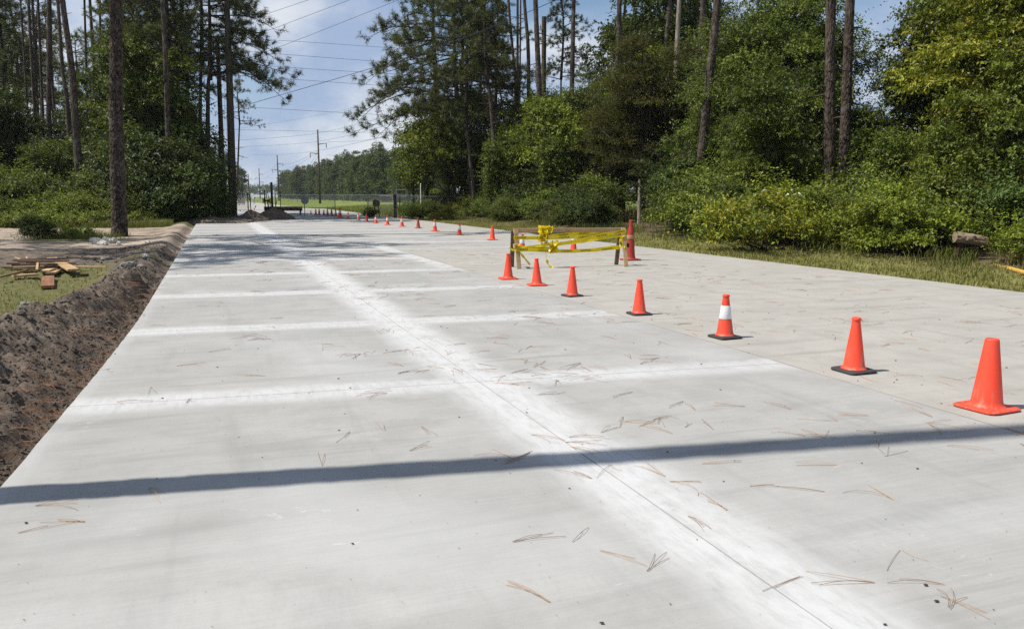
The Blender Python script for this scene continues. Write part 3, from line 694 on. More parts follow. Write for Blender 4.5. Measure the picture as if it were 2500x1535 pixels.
# ---- shared crowns
BL = {}
BL['mid_a'] = make_broadleaf(11, 9.5, 3.0, 1.6, 36, 58, 0.17, M['leaf_mid'])
BL['mid_b'] = make_broadleaf(12, 8.5, 2.6, 1.0, 33, 66, 0.16, M['leaf_mid'], lean=0.6)
BL['dark_a'] = make_broadleaf(13, 10.5, 3.1, 2.0, 40, 50, 0.18, M['leaf_dark'])
BL['dark_b'] = make_broadleaf(14, 7.5, 2.6, 0.8, 34, 62, 0.16, M['leaf_dark'])
BL['bright_a'] = make_broadleaf(15, 7.0, 2.4, 1.0, 28, 66, 0.15, M['leaf_bright'], lean=0.5)
BL['yellow_a'] = make_broadleaf(16, 10.0, 3.0, 0.9, 44, 88, 0.125, M['leaf_yellow'], droop=0.6, trunk_r=0.17)
BL['oak'] = make_broadleaf(17, 11.0, 3.4, 2.4, 44, 72, 0.13, M['leaf_mid'], trunk_r=0.16)
BL['cedar'] = make_broadleaf(18, 9.0, 2.2, 0.9, 64, 170, 0.085, M['leaf_cedar'], lobe=(0.20, 0.34), nleaf=12)
BU = {}
BU['bright'] = make_bush(21, 1.7, 1.5, 26, 190, 0.105, M['leaf_bright'])
BU['mid'] = make_bush(22, 2.2, 1.5, 28, 170, 0.11, M['leaf_mid'])
BU['blue'] = make_bush(23, 2.0, 1.35, 26, 240, 0.085, M['leaf_blue'])
BU['yellow'] = make_bush(24, 1.5, 1.6, 26, 200, 0.095, M['leaf_yellow'])
BU['dark'] = make_bush(25, 2.8, 1.6, 30, 120, 0.13, M['leaf_dark'])
BU['low'] = make_bush(26, 0.7, 0.9, 16, 420, 0.085, M['leaf_bright'], tl=(0.15, 0.35))
BU['vine'] = make_broadleaf(27, 6.5, 1.15, 0.0, 46, 95, 0.14, M['leaf_mid'], trunk_r=0.06, lobe=(0.32, 0.52))
PC = {}
PC['a'] = make_pine_crown(31, 7.5, 3.3, 26)
PC['b'] = make_pine_crown(32, 9.0, 3.0, 30, droop=0.45)
PC['c'] = make_pine_crown(33, 6.0, 3.6, 20, droop=0.1)
PC['dense'] = make_pine_crown(35, 9.5, 3.6, 40, ntuft=11, droop=0.5, n_needle=17, width=0.024, bare=0.15)
PC['reach'] = make_pine_crown(36, 6.5, 5.2, 22, ntuft=13, droop=0.75, n_needle=18, width=0.023, bare=0.2, az=(math.pi, 0.75))
PC['low'] = make_pine_crown(34, 6.5, 3.0, 22, ntuft=7, droop=0.5)

def plant(name, key, store, x, y, scale=1.0, rz=None, z=None, sz=None, label=None, cat='tree', group=None):
    stem, crown = store[key]; part = ('trunk', 'crown') if cat != 'bush' else ('stem', 'foliage')
    rz = R.random() * 6.283 if rz is None else rz
    if z is None:
        s_, t_ = to_st(x, y); z = 0.25 * float(sstep(t_, 13, 18)) - 0.04
    e = empty(name, (x, y, z), rz); e.scale = (scale, scale, sz or scale)
    for n_, me in ((part[0], stem), (part[1], crown)): link(bpy.data.objects.new(n_, me), e)
    return tag(e, label, cat, group)
REG = []                                   # plants that get their label after sorting by place
def reg(o, phrase, where, group): REG.append((o, phrase, where, group)); o['group'] = group; return o

def pine(x, y, path, r0, r1, crown, cscale=1.0, crz=None, sides=12, seg=26, bark=0.0, mat='bark_pine', seed=0, name='pine_tree', flare=0.25, cz=None, snag=False):
    """path: world points from the ground up; the crown sits on its end"""
    base = np.array([x, y, path[0][2]]); e = empty(name, base); loc = [np.array(p) - base for p in path]; loc[0] = loc[0] + np.array([0, 0, -0.25])
    V, F, b3 = trunk_geo(loc, r0, r1, sides, seg, bark, seed, flare)
    rs = np.random.default_rng(seed + 1000); PP = spline(loc, 40)          # broken branch stubs
    for _ in range(int(rs.integers(3, 8)) if crown else 0):
        k = int(rs.integers(9, 39)); a_ = rs.random() * 6.283; L_ = rs.uniform(0.25, 1.1); d_ = np.array([math.cos(a_), math.sin(a_), rs.uniform(-.25, .35)])
        v_, f_ = tube(np.array([PP[k], PP[k] + d_ * (r0 + L_ * .5), PP[k] + d_ * (r0 + L_) + np.array([0, 0, rs.uniform(-.2, .1)])]), np.array([.035, .022, .010]), 5)
        F = np.vstack([F, f_ + len(V)]); V = np.vstack([V, v_]); b3 = np.vstack([b3, np.full((len(v_), 3), .35)])
    mk('trunk', V, F, M[mat], e, smooth=True, attrs={'bark': b3})
    if crown:
        w, c = PC[crown]; rz = R.random() * 6.283 if crz is None else crz
        for n_, me in (('limb', w), ('crown', c)):
            o = link(bpy.data.objects.new(n_, me), e); o.location = loc[-1] + np.array([0, 0, cz or 0.0]); o.rotation_euler = (0, 0, rz); o.scale = (cscale,) * 3
    return tag(e, None, 'tree')

def px_pine(pts, Y, wpx, crown, top=20.0, cscale=1.0, **k):
    """trunk through display-pixel points (bottom first) at depth Y, continued up to height top"""
    P = [at(px, py, Y) for px, py in pts]; lean = (P[-1] - P[-2]) if len(P) > 1 else np.array([0, 0, 1.0]); lean = lean / max(0.3, lean[2])
    lo = P[0] - (P[1] - P[0]) / max(0.3, (P[1] - P[0])[2]) * (P[0][2] + 0.0) if P[0][2] > 0.3 else P[0]
    s_, t_ = to_st(lo[0], Y); lo = np.array([lo[0], Y, 0.25 * float(sstep(t_, 13, 18)) - 0.05])
    path = [lo] + [p for p in P if p[2] > 1.0]
    while len(path) > 2 and path[-2][2] >= top: path.pop()
    if path[-1][2] > top: path[-1] = path[-2] + (path[-1] - path[-2]) * (top - path[-2][2]) / (path[-1][2] - path[-2][2])
    if path[-1][2] < top - 1: path.append(path[-1] + lean * (top - path[-1][2]) * np.array([0.8, 0.8, 1]))
    r = wpx * S_D / FPX * Y / 2
    return pine(lo[0], Y, path, r * 1.08, r * 0.62, crown, cscale, **k)

# ------------------------------------------------------------------ left wood
k_ = px_pine([(287, 566), (279, 270), (279, 0)], 30.2, 31, 'a', 20, 1.15, sides=64, seg=460, bark=0.034, seed=3, flare=0.30)
tag(k_, 'thick rough-barked pine standing alone on the dirt at left', 'tree')
LW = [  # points bottom first, depth, width px, crown, height
    ([(70, 325), (49, 0)], 60, 5, 'b', 21), ([(88, 352), (68, 0)], 56, 8, 'a', 22), ([(92, 297), (78, 0)], 62, 7, 'c', 22),
    ([(104, 297), (91, 0)], 58, 7, 'b', 22), ([(117, 297), (118, 0)], 50, 12, 'a', 22), ([(135, 313), (125, 176), (121, 0)], 66, 7, 'b', 22),
    ([(172, 470), (162, 254), (150, 164), (139, 0)], 50, 10, 'c', 22), ([(213, 390), (203, 0)], 60, 6, 'a', 21),
    ([(227, 180), (216, 0)], 58, 8, 'b', 22), ([(242, 172), (240, 0)], 64, 6, 'c', 22), ([(414, 270), (416, 0)], 52, 11, 'dense', 9.5),
    ([(367, 230), (366, 100)], 54, 12, 'dense', 10), ([(330, 300), (325, 0)], 57, 9, 'dense', 9.5), ([(425, 300), (428, 0)], 57, 9, 'dense', 9), ([(300, 300), (303, 0)], 63, 8, 'dense', 10), ([(450, 200), (446, 0)], 60, 9, 'dense', 10.5),
    ([(12, 300), (8, 0)], 62, 8, 'dense', 8.5), ([(45, 300), (36, 0)], 70, 7, 'dense', 10), ([(100, 250), (108, 0)], 74, 6, 'dense', 10)]
for i, (pts, Y, w, cr_, top) in enumerate(LW):
    reg(px_pine(pts, Y, w, cr_, top, 1.0, seed=i), 'slim dark pine in the left-hand wood', 'L', 'pines of the left-hand wood')
tag(px_pine([(195, 512), (178, 235), (168, 129), (150, 0)], 45, 16, 'c', 21, 1.1, sides=24, seg=150, bark=0.015, seed=21), 'leaning pine at the front of the left-hand wood', 'tree')
tag(px_pine([(408, 528), (405, 350), (399, 160), (391, 0)], 48, 13, 'b', 19, 1.0, sides=18, seg=90, bark=0.012, seed=22), 'slender straight pine in front of the dark thicket at left', 'tree')
# pine whose long bough hangs over the pole
tag(px_pine([(500, 500), (500, 250), (512, 0)], 54, 11, 'reach', 9.6, 1.12, crz=math.pi - 0.15, seed=23), 'pine beside the pole, long boughs hanging toward the road', 'tree')
tag(px_pine([(478, 500), (482, 250), (486, 0)], 57, 9, 'reach', 11.0, 1.1, crz=math.pi + 0.2, seed=26), 'pine left of the poles whose boughs droop behind the long-boughed one', 'tree')
tag(px_pine([(566, 500), (572, 400)], 78, 5, 'c', 8.5, 0.62, seed=24), 'small pine showing behind the utility pole', 'tree')
for i, (xd, Y, cr_, top, cs) in enumerate([(20, 78, 'c', 9, 1.2), (60, 84, 'a', 10, 1.2), (150, 80, 'b', 8, 1.2), (210, 86, 'a', 9, 1.2), (270, 80, 'c', 9.5, 1.2), (330, 84, 'b', 8, 1.2), (0, 70, 'a', 8, 1.0), (40, 62, 'low', 9, 1.0)]):
    x = gx(xd, Y); reg(pine(x, Y, [(x, Y, -0.05), (x + .2, Y, top * .5), (x, Y, top)], 0.17, 0.11, cr_, cs, seed=40 + i), 'bushy pine deep in the left-hand wood', 'L', 'pines of the left-hand wood')
LB = [  # broadleaf of the left wood: display x, depth, kind, scale
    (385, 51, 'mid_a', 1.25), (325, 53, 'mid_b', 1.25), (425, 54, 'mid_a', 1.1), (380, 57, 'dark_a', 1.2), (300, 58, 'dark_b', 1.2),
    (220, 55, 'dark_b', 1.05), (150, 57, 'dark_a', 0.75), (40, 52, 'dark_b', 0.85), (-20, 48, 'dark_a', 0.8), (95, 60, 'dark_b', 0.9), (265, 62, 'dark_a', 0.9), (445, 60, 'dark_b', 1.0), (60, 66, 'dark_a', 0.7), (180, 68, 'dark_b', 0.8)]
for xd, Y, kd, sc in LB:
    reg(plant('leafy_tree', kd, BL, gx(xd, Y), Y, sc, z=-0.05), 'leafy broad-crowned tree in the left-hand wood', 'L', 'leafy trees of the left-hand wood')
for xd, Y, sc in [(100, 46, 0.75), (240, 46.5, 0.62), (205, 49, 0.85), (150, 47, 0.8), (270, 50, 0.8), (20, 47, 0.6), (330, 47, 0.7), (60, 50, 0.8)]:
    reg(plant('vine_tree', 'vine', BU, gx(xd, Y), Y, sc, z=-0.05), 'vine-smothered slim tree at the left wood edge', 'L', 'vine-covered trees of the left-hand wood')
for xd, Y, kd, sc in [(320, 46, 'dark', 1.5), (345, 47, 'dark', 1.7), (385, 46.5, 'dark', 1.75), (412, 47.5, 'dark', 1.75), (440, 50, 'dark', 1.5), (425, 45, 'dark', 1.2), (360, 45, 'dark', 1.2), (470, 48, 'dark', 1.0), (380, 49, 'dark', 2.1), (462, 46, 'dark', 0.95), (495, 49, 'dark', 0.7),
                      (10, 41.5, 'mid', 1.0), (45, 42.5, 'bright', 0.95), (85, 42, 'bright', 0.9), (120, 43, 'bright', 1.0), (150, 41.8, 'bright', 0.8), (185, 43, 'mid', 0.8), (225, 42, 'bright', 0.9), (255, 42.5, 'bright', 0.9), (290, 43, 'mid', 0.9),
                      (25, 44, 'mid', 1.4), (70, 45, 'mid', 1.2), (-15, 43, 'mid', 1.5), (130, 45, 'mid', 1.3), (250, 44.5, 'mid', 1.3), (310, 44, 'mid', 1.1), (15, 39.8, 'low', 1.2), (60, 40, 'low', 1.3), (105, 39.8, 'low', 1.2), (165, 40, 'low', 1.1), (215, 40.2, 'low', 1.2), (265, 40.5, 'low', 1.1), (310, 41, 'low', 1.2)]:
    nm = {'dark': 'dark evergreen thicket shrub', 'mid': 'mid-green leafy shrub', 'bright': 'sunlit bright green shrub', 'low': 'low weedy plant'}[kd]
    reg(plant('shrub', kd, BU, gx(xd, Y), Y, sc, z=-0.05, cat='bush'), nm + ' along the foot of the left-hand wood', 'L', 'shrubs of the left-hand wood')
for i, (xd, Y, kd, sc) in enumerate([(-70, 52, 'dark_b', 1.0), (-130, 50, 'dark_a', 0.9), (-200, 53, 'mid_b', 1.0), (-280, 50, 'dark_b', 1.0), (-110, 58, 'dark_a', 1.1), (-240, 60, 'dark_a', 1.1)]):
    reg(plant('leafy_tree', kd, BL, gx(xd, Y), Y, sc, 1.3 * i, z=-0.05), 'leafy tree where the left-hand wood runs on out of view', 'O', 'trees outside the left edge')
for xd, Y, kd, sc in [(-50, 43, 'mid', 1.3), (-95, 44, 'bright', 1.2), (-140, 43, 'mid', 1.4), (-190, 44, 'mid', 1.3), (-245, 43, 'bright', 1.3)]:
    reg(plant('shrub', kd, BU, gx(xd, Y), Y, sc, xd * 0.1, z=-0.05, cat='bush'), 'shrub where the left-hand wood edge runs on out of view', 'O', 'shrubs outside the left edge')
# pines beyond the left edge of the picture, known by the shadows they throw on the slabs
sh = math.tan(SUN_AZ)
x0 = -4.9; y0 = 3.88 + (x0 + 2.6) * 0.194
tag(pine(x0, y0, [(x0, y0, -0.05), (x0 - .03, y0, 6), (x0 + .02, y0 + .02, 13), (x0, y0, 19)], 0.128, 0.108, None, sides=40, seg=260, bark=0.024, seed=77, flare=0.1),
    'pine trunk left of view whose straight shadow crosses the near slab', 'tree')
for i, (x, y, top, cr_) in enumerate([(-19, 17.6, 15, 'a'), (-24, 20.5, 17, 'b'), (-17.5, 22.5, 14, 'c'), (-29, 24.5, 16, 'a'), (-22, 27, 15, 'b')]):
    if x / y > -0.66: continue
    reg(pine(x, y, [(x, y, -0.05), (x + .2, y, top * .5), (x, y, top)], 0.2, 0.13, cr_, 1.1, seed=90 + i), 'pine standing left of view that shades the ground', 'O', 'pines outside the left edge')

# ------------------------------------------------------------------ right wood
RW = [  # points bottom first, depth, width px, crown, height, scale
    ([(1100, 500), (1050, 200)], 61, 8, 'reach', 9.4, 1.3), ([(1120, 500), (1110, 200)], 60, 8, 'dense', 9.5, 1.0), ([(1165, 500), (1150, 200)], 62, 8, 'dense', 8.0, 0.9),   # bottom first, depth, width px, crown, height, scale
    ([(1135, 500), (1124, 340), (1110, 292), (1084, 175), (1066, 66)], 56, 9, 'reach', 7.6, 1.25), ([(1144, 520), (1135, 420), (1121, 292), (1099, 160)], 54, 10, 'dense', 6.4, 0.95),
    ([(1192, 511), (1186, 310), (1172, 182), (1161, 91), (1146, 0)], 52, 13, 'dense', 8.8, 0.95), ([(1199, 520), (1197, 365), (1190, 200)], 56, 9, 'dense', 7.4, 0.75),
    ([(1208, 255), (1194, 153), (1190, 55)], 66, 5, 'dense', 11, 0.65), ([(1241, 270), (1239, 182), (1230, 91), (1223, 0)], 58, 8, 'a', 21, 1.0), ([(1245, 270), (1245, 0)], 60, 7, 'b', 22, 1.0),
    ([(1250, 255), (1252, 36)], 70, 5, 'c', 21, 1.0), ([(1272, 248), (1270, 110), (1261, 0)], 57, 10, 'a', 22, 1.0), ([(1350, 157), (1352, 0)], 62, 6, 'dense', 10.5, 0.75),
    ([(1376, 190), (1380, 0)], 52, 12, 'c', 22, 1.0), ([(1500, 55), (1505, 0)], 60, 7, 'b', 22, 1.0), ([(1525, 55), (1529, 0)], 56, 10, 'a', 22, 1.0),
    ([(1560, 66), (1560, 0)], 56, 9, 'b', 21, 1.0), ([(1605, 77), (1612, 0)], 50, 11, 'c', 21, 1.0), ([(1687, 88), (1691, 0)], 44, 14, 'a', 21, 1.0)]
for i, (pts, Y, w, cr_, top, cs) in enumerate(RW):
    turn = (R.random(), 0.15 if i else -0.1)[1] if cr_ == 'reach' else None       # their long boughs hang towards the road
    reg(px_pine(pts, Y, w, cr_, top, cs, crz=turn, seed=100 + i, sides=14), 'tall straight pine in the right-hand wood' if i > 6 else 'leaning pine at the road end of the right-hand wood', 'R', 'pines of the right-hand wood')
tag(px_pine([(1309, 518), (1307, 328), (1299, 255), (1294, 146), (1288, 0)], 47, 15, 'a', 21, 1.0, sides=28, seg=170, bark=0.014, seed=131), 'pine with flaky bark rising past the bright green crown', 'tree')
tag(px_pine([(1479, 215), (1488, 110), (1490, 0)], 46, 14, 'b', 21, 1.0, sides=24, seg=150, bark=0.014, seed=132), 'pine rising just left of the brown cedar', 'tree')
tag(px_pine([(1620, 347), (1627, 146), (1634, 0)], 42, 13, None, 14, sides=18, seg=50, mat='bark_pale', seed=133, name='dead_tree'), 'pale barkless dead trunk above the brown cedar', 'tree')
tag(px_pine([(1678, 485), (1689, 365), (1707, 182), (1726, 0)], 33, 23, 'a', 20, 1.1, sides=56, seg=330, bark=0.02, seed=134), 'stout leaning pine in the middle of the right-hand wood', 'tree')
tag(px_pine([(1995, 422), (1996, 235), (1999, 0)], 26, 28, 'b', 19, 1.1, sides=64, seg=400, bark=0.02, seed=135), 'left one of the two big neighbouring pines at right', 'tree')
tag(px_pine([(2029, 408), (2036, 235), (2045, 0)], 27, 26, 'a', 20, 1.1, sides=60, seg=400, bark=0.02, seed=136), 'right one of the two big neighbouring pines at right', 'tree')
RB = [(995, 66, 'mid_b', 0.9), (1030, 62, 'mid_a', 1.0), (1070, 58, 'bright_a', 1.05), (1030, 61, 'bright_a', 1.15), (1110, 60, 'mid_b', 1.1), (1160, 57, 'dark_b', 1.0), (1215, 60, 'mid_a', 0.9), (1240, 52, 'mid_b', 0.75), (1275, 55, 'mid_a', 0.85),
      (1330, 46, 'bright_a', 1.02), (1350, 54, 'mid_b', 1.0), (1430, 60, 'oak', 1.05), (1395, 50, 'mid_a', 0.85), (1450, 52, 'mid_b', 0.95), (1545, 50, 'bright_a', 1.5), (1640, 46, 'bright_a', 1.35),
      (1540, 41, 'cedar', 1.08), (1620, 44, 'cedar', 1.1), (1440, 44, 'cedar', 0.72), (1500, 43.5, 'cedar', 0.95), (1700, 42, 'mid_b', 1.0), (1740, 36, 'mid_a', 0.78), (1790, 34, 'oak', 0.75), (1850, 36, 'oak', 1.08), (1885, 35, 'oak', 0.95), (1850, 32, 'mid_a', 0.85), (1920, 30, 'dark_b', 0.85),
      (2075, 33, 'mid_b', 0.60), (2110, 36, 'bright_a', 0.75), (2395, 24.5, 'yellow_a', 1.0), (2480, 22.5, 'yellow_a', 1.05), (2430, 27, 'oak', 1.05), (2460, 25, 'oak', 1.0), (2520, 22, 'yellow_a', 1.0), (2440, 19.5, 'mid_b', 0.62), (2290, 25, 'yellow_a', 0.5), (2200, 31, 'bright_a', 0.55), (1600, 56, 'dark_a', 1.5), (1660, 54, 'dark_a', 1.45), (1690, 58, 'oak', 1.45)]
for xd, Y, kd, sc in RB:
    nm = {'mid_a': 'mid-green leafy tree', 'mid_b': 'mid-green leafy tree', 'dark_a': 'dark leafy tree', 'dark_b': 'dark leafy tree', 'bright_a': 'bright green leafy tree', 'yellow_a': 'yellow-green viny tree', 'oak': 'small-leaved oak tree', 'cedar': 'dull olive-brown cedar'}[kd]
    reg(plant('cedar_tree' if kd == 'cedar' else 'leafy_tree', kd, BL, gx(xd, Y), Y, sc), nm + ' in the right-hand wood', 'R', 'leafy trees of the right-hand wood')
# understory behind and between, along the wood edge (t is the distance across from the camera)
rng = np.random.default_rng(5)
und = []
for s_ in np.arange(6, 66, 3.4):
    for t_, kinds, sc in ((18.5, ('mid_b', 'dark_b', 'mid_a'), 0.52), (22.5, ('dark_b', 'dark_a', 'dark_b', 'mid_a'), 0.72), (28, ('dark_a', 'dark_b', 'mid_a'), 0.85), (36, ('dark_a', 'dark_b'), 0.95)):  # dark-leaved kinds in the second row put deeper shadow into the leaf colour
        if t_ > 28 and int(s_) % 3: continue
        if t_ < 20 and rng.random() < 0.35: continue
        p = st(s_ + rng.uniform(-1.2, 1.2), t_ + rng.uniform(-1.2, 1.2)); kd = kinds[int(rng.integers(len(kinds)))]
        xd = (p[0] / p[1] * FPX + 1250) / S_D
        if p[1] < 8 or xd > 2600: continue
        if 2020 < xd < 2240 and t_ > 20: continue
        sc2 = sc * rng.uniform(0.8, 1.12)
        und.append((p, kd, sc2))
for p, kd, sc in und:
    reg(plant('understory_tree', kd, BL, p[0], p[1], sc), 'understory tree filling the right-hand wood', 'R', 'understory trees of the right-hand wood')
for s_ in np.arange(5, 70, 1.45):
    for t_, kinds, sc in ((15.9, ('low', 'low', 'bright'), 0.68), (16.9, ('mid', 'bright', 'bright', 'blue', 'yellow'), 0.86), (18.4, ('mid', 'blue', 'bright', 'mid'), 1.2)):
        if rng.random() < 0.13: continue
        p = st(s_ + rng.uniform(-.6, .6), t_ + rng.uniform(-.5, .5)); xd = (p[0] / p[1] * FPX + 1250) / S_D
        if xd > 2640 or (1470 < xd < 1620 and p[1] < 41) or (2200 < xd < 2560 and 16.3 < t_ < 17.8) or (2235 < xd < 2450 and t_ < 16.3): continue
        kd = kinds[int(rng.integers(len(kinds)))]
        near = 1.0 if xd > 1650 else 0.72
        if 1180 < xd < 1680 and t_ > 15.5: kd = ('dark', 'mid', 'blue')[int(rng.integers(3))]; near = 0.75
        z = 0.25 * float(sstep(t_, 13, 18)) - 0.06
        nm = {'dark': 'dark leafy shrub', 'mid': 'mid-green shrub', 'blue': 'small-leaved blue-green shrub', 'bright': 'sunlit bright green shrub', 'yellow': 'yellow-green bramble', 'low': 'low weedy plant'}[kd]
        reg(plant('shrub', kd, BU, p[0], p[1], sc * near * rng.uniform(0.8, 1.2), z=z, cat='bush'), nm + ' along the right-hand wood edge', 'R', 'shrubs of the right-hand wood edge')
for xd, Y, sc in [(1320, 44, 0.75), (1420, 47, 0.8), (1200, 50, 0.8), (1760, 33, 0.75), (1700, 34, 0.6), (1850, 29, 0.62), (2080, 27, 0.6), (2230, 22, 0.55), (2130, 24, 0.55)]:
    reg(plant('vine_tree', 'vine', BU, gx(xd, Y), Y, sc), 'vine-smothered slim tree in the right-hand wood', 'R', 'vine-covered trees of the right-hand wood')
# pale broken trunk at the wood edge
tag(px_pine([(1538, 524), (1539, 431)], 38, 11, None, 2.3, sides=16, seg=30, mat='bark_pale', seed=140, name='dead_tree', flare=0.05), 'short pale broken trunk standing in front of the brown cedar', 'tree')

el = plant('elder_shrub', 'yellow', BU, gx(1850, 22.5), 22.5, 1.15, cat='bush'); tag(el, 'elder shrub with flat cream flower heads, right of the stout leaning pine', 'bush')
rgf = np.random.default_rng(8)
for i in range(11):
    a_, q_ = rgf.random() * 6.28, rgf.uniform(.3, 1.2); m_ = MB().lathe([(0.004, -.02), (0.026, -.004), (0.042, .003), (0.036, .009), (0.014, .013), (0.003, .014)], 11)
    o_ = m_.build('flower_head', M['flower'], el); o_.location = (q_ * math.cos(a_), q_ * math.sin(a_), 1.45 - 0.35 * q_ + rgf.uniform(0, .3)); o_.rotation_euler = (rgf.normal() * .3, rgf.normal() * .3, 0)
# sort the registered plants by place and write a label for each
def disp_x(o): return (o.location.x / max(1.0, o.location.y) * FPX + 1250) / S_D
by = {}
for o, ph, wh, gr in REG: by.setdefault((ph, wh), []).append(o)
for (ph, wh), L in by.items():
    L.sort(key=disp_x)
    for i, o in enumerate(L): o['label'] = (ordinal(i) + ' from the left: ' + ph) if len(L) > 1 else ph

# ------------------------------------------------------------------ far treeline, field, fences
def make_far(seed, H, Rr, conif):
    rng = np.random.default_rng(seed); lobes = []
    for i in range(34):
        h = rng.random(); z = H * (0.03 + 0.95 * h); rr = Rr * ((1 - h) ** 0.6 * 0.9 + 0.15 if conif else math.sin(math.pi * (0.12 + 0.8 * h)))
        a = rng.random() * 6.283; q = rng.random() ** 0.5 * rr; lobes.append((q * math.cos(a), q * math.sin(a), z, rng.uniform(0.5, 1.0) * Rr * 0.42))
    V, F, fv = spray_crown(rng, lobes, 26, 0.42, nleaf=7, tl=(0.5, 1.1)); crown = mkmesh('crown', V, F, M['far_leaf'], fv)
    v, f = tube(np.array([(0, 0, -.3), (0.1, 0, H * .5), (0, 0.1, H * .95)]), np.array([.22, .15, .03]), 6)
    return mkmesh('trunk', v, f, M['bark_dark'], smooth=True), crown
FT = {k: make_far(200 + k, 13.0, 2.9, k % 2 == 0) for k in range(4)}
rng = np.random.default_rng(9); far_list = []
A0, A1 = np.array([-16.0, 165.0]), np.array([-122.0, 430.0])
for i in range(58):
    f = (i + rng.uniform(-.25, .25)) / 57.0; p = A0 + (A1 - A0) * f + np.array([rng.normal() * 1.5, 0])
    far_list.append((p, rng.uniform(0.85, 1.12)))
for i in range(26):
    f = rng.random(); p = A0 + (A1 - A0) * f + np.array([9 + rng.random() * 8, 2]); far_list.append((p, rng.uniform(0.95, 1.25)))
for i in range(14):
    p = np.array([-14 + 3.0 * i, 150 + rng.uniform(-6, 6) + 1.2 * i]); far_list.append((p, rng.uniform(0.95, 1.2)))
far_list.sort(key=lambda q: q[0][0] / q[0][1])
for i, (p, sc) in enumerate(far_list):
    o = plant('far_tree', int(rng.integers(4)), FT, p[0], p[1], sc, z=-0.05, sz=sc * rng.uniform(0.92, 1.08))
    tag(o, ordinal(i) + ' tree from the left in the far treeline beyond the field', 'tree', 'trees of the far treeline')
# the most distant wood reads as one mass
V, F, fv = spray_crown(rng, [(-440 + rng.uniform(0, 330), 830 + rng.uniform(-30, 40), rng.uniform(2, 9.5), rng.uniform(2.5, 5)) for _ in range(330)], 1.6, 1.3, nleaf=8, tl=(1, 2))
tag(mk('distant_wood', V, F, M['far_leaf'], attr=fv), 'hazy distant wood along the horizon beyond the road', 'trees', kind='stuff')
# left of the road, beyond the poles
for i, (xd, Y, sc) in enumerate([(440, 120, 0.8), (470, 135, 0.8), (500, 150, 0.8), (520, 170, 0.9), (545, 200, .9), (560, 230, 0.9), (410, 110, .9), (575, 280, 0.9), (584, 330, 0.9)]):
    tag(plant('far_tree', i % 4, FT, gx(xd, Y), Y, sc, z=-0.05), ordinal(i) + ' tree behind the utility poles, counted from nearest, left of the road', 'tree', 'trees behind the utility poles')

def chain_mesh(mb, p, q, z0, z1, pitch=0.075, w=0.005):
    """woven wire as crossing thin strips"""
    p, q = np.array(p, float), np.array(q, float); L = np.linalg.norm(q - p); d = (q - p) / L; H = z1 - z0; n = int((L + H) / pitch)
    for sg in (1, -1):
        a = np.arange(n) * pitch - (H if sg > 0 else 0)
        b = a + sg * H
        lo, hi = np.clip(a, 0, L), np.clip(b, 0, L); zl = z0 + (lo - a) * sg; zh = z0 + (hi - a) * sg
        ok = np.abs(hi - lo) > 0.02; lo, hi, zl, zh = lo[ok], hi[ok], zl[ok], zh[ok]
        P0 = np.stack([p[0] + d[0] * lo, p[1] + d[1] * lo, zl], 1); P1 = np.stack([p[0] + d[0] * hi, p[1] + d[1] * hi, zh], 1); o = np.array([0, 0, w * .7])
        k = len(P0); V = np.stack([P0 - o, P0 + o, P1 + o, P1 - o], 1).reshape(-1, 3); mb.add(V, np.arange(4 * k).reshape(k, 4))
def fence(name, pts, h, label, post_mat, rail_mat, step=3.0, w=0.005, pitch=0.075, rp=0.035, posts_up=0.0):
    e = empty(name, (*pts[0], 0)); b = np.array([*pts[0], 0.0])
    for i in range(len(pts) - 1):
        p, q = np.array(pts[i]), np.array(pts[i + 1]); L = np.linalg.norm(q - p); n = max(1, int(round(L / step)))
        m1 = MB(); chain_mesh(m1, p - b[:2], q - b[:2], 0.03, h - 0.03, pitch, w); m1.build('wire_mesh', M['steel'], e)
        MB().tube([(*(p - b[:2]), h), (*(q - b[:2]), h)], 0.022, 6).build('top_rail', rail_mat, e)
        for k in range(n + (1 if i == len(pts) - 2 else 0)):
            c = p + (q - p) * k / n - b[:2]; MB().tube([(*c, -0.2), (*c, h + 0.06 + posts_up)], rp, 7).build('post', post_mat, e)
    return tag(e, label, 'fence')
def gp(xd, Y): return (gx(xd, Y), Y)
fence('chain_link_fence', [(-150, 300), (-52, 178), (14, 150)], 1.7, 'long grey chain-link fence across the far side of the field', M['steel'], M['steel'], 6.0, 0.010, 0.15, 0.05)
fence('chain_link_fence', [gp(886, 57), gp(951, 55)], 1.5, 'short chain-link fence panel right of the gate', M['steel'], M['steel'], 2.2, posts_up=0.1)
fence('chain_link_fence', [gp(962, 56), gp(1060, 57), gp(1130, 60)], 1.45, 'chain-link fence running into the bushes at right', M['dark_steel'], M['steel'], 2.2)
fence('chain_link_fence', [gp(430, 66), gp(497, 62), gp(604, 60)], 1.55, 'chain-link fence behind the utility poles at left', M['dark_steel'], M['steel'], 3.0)
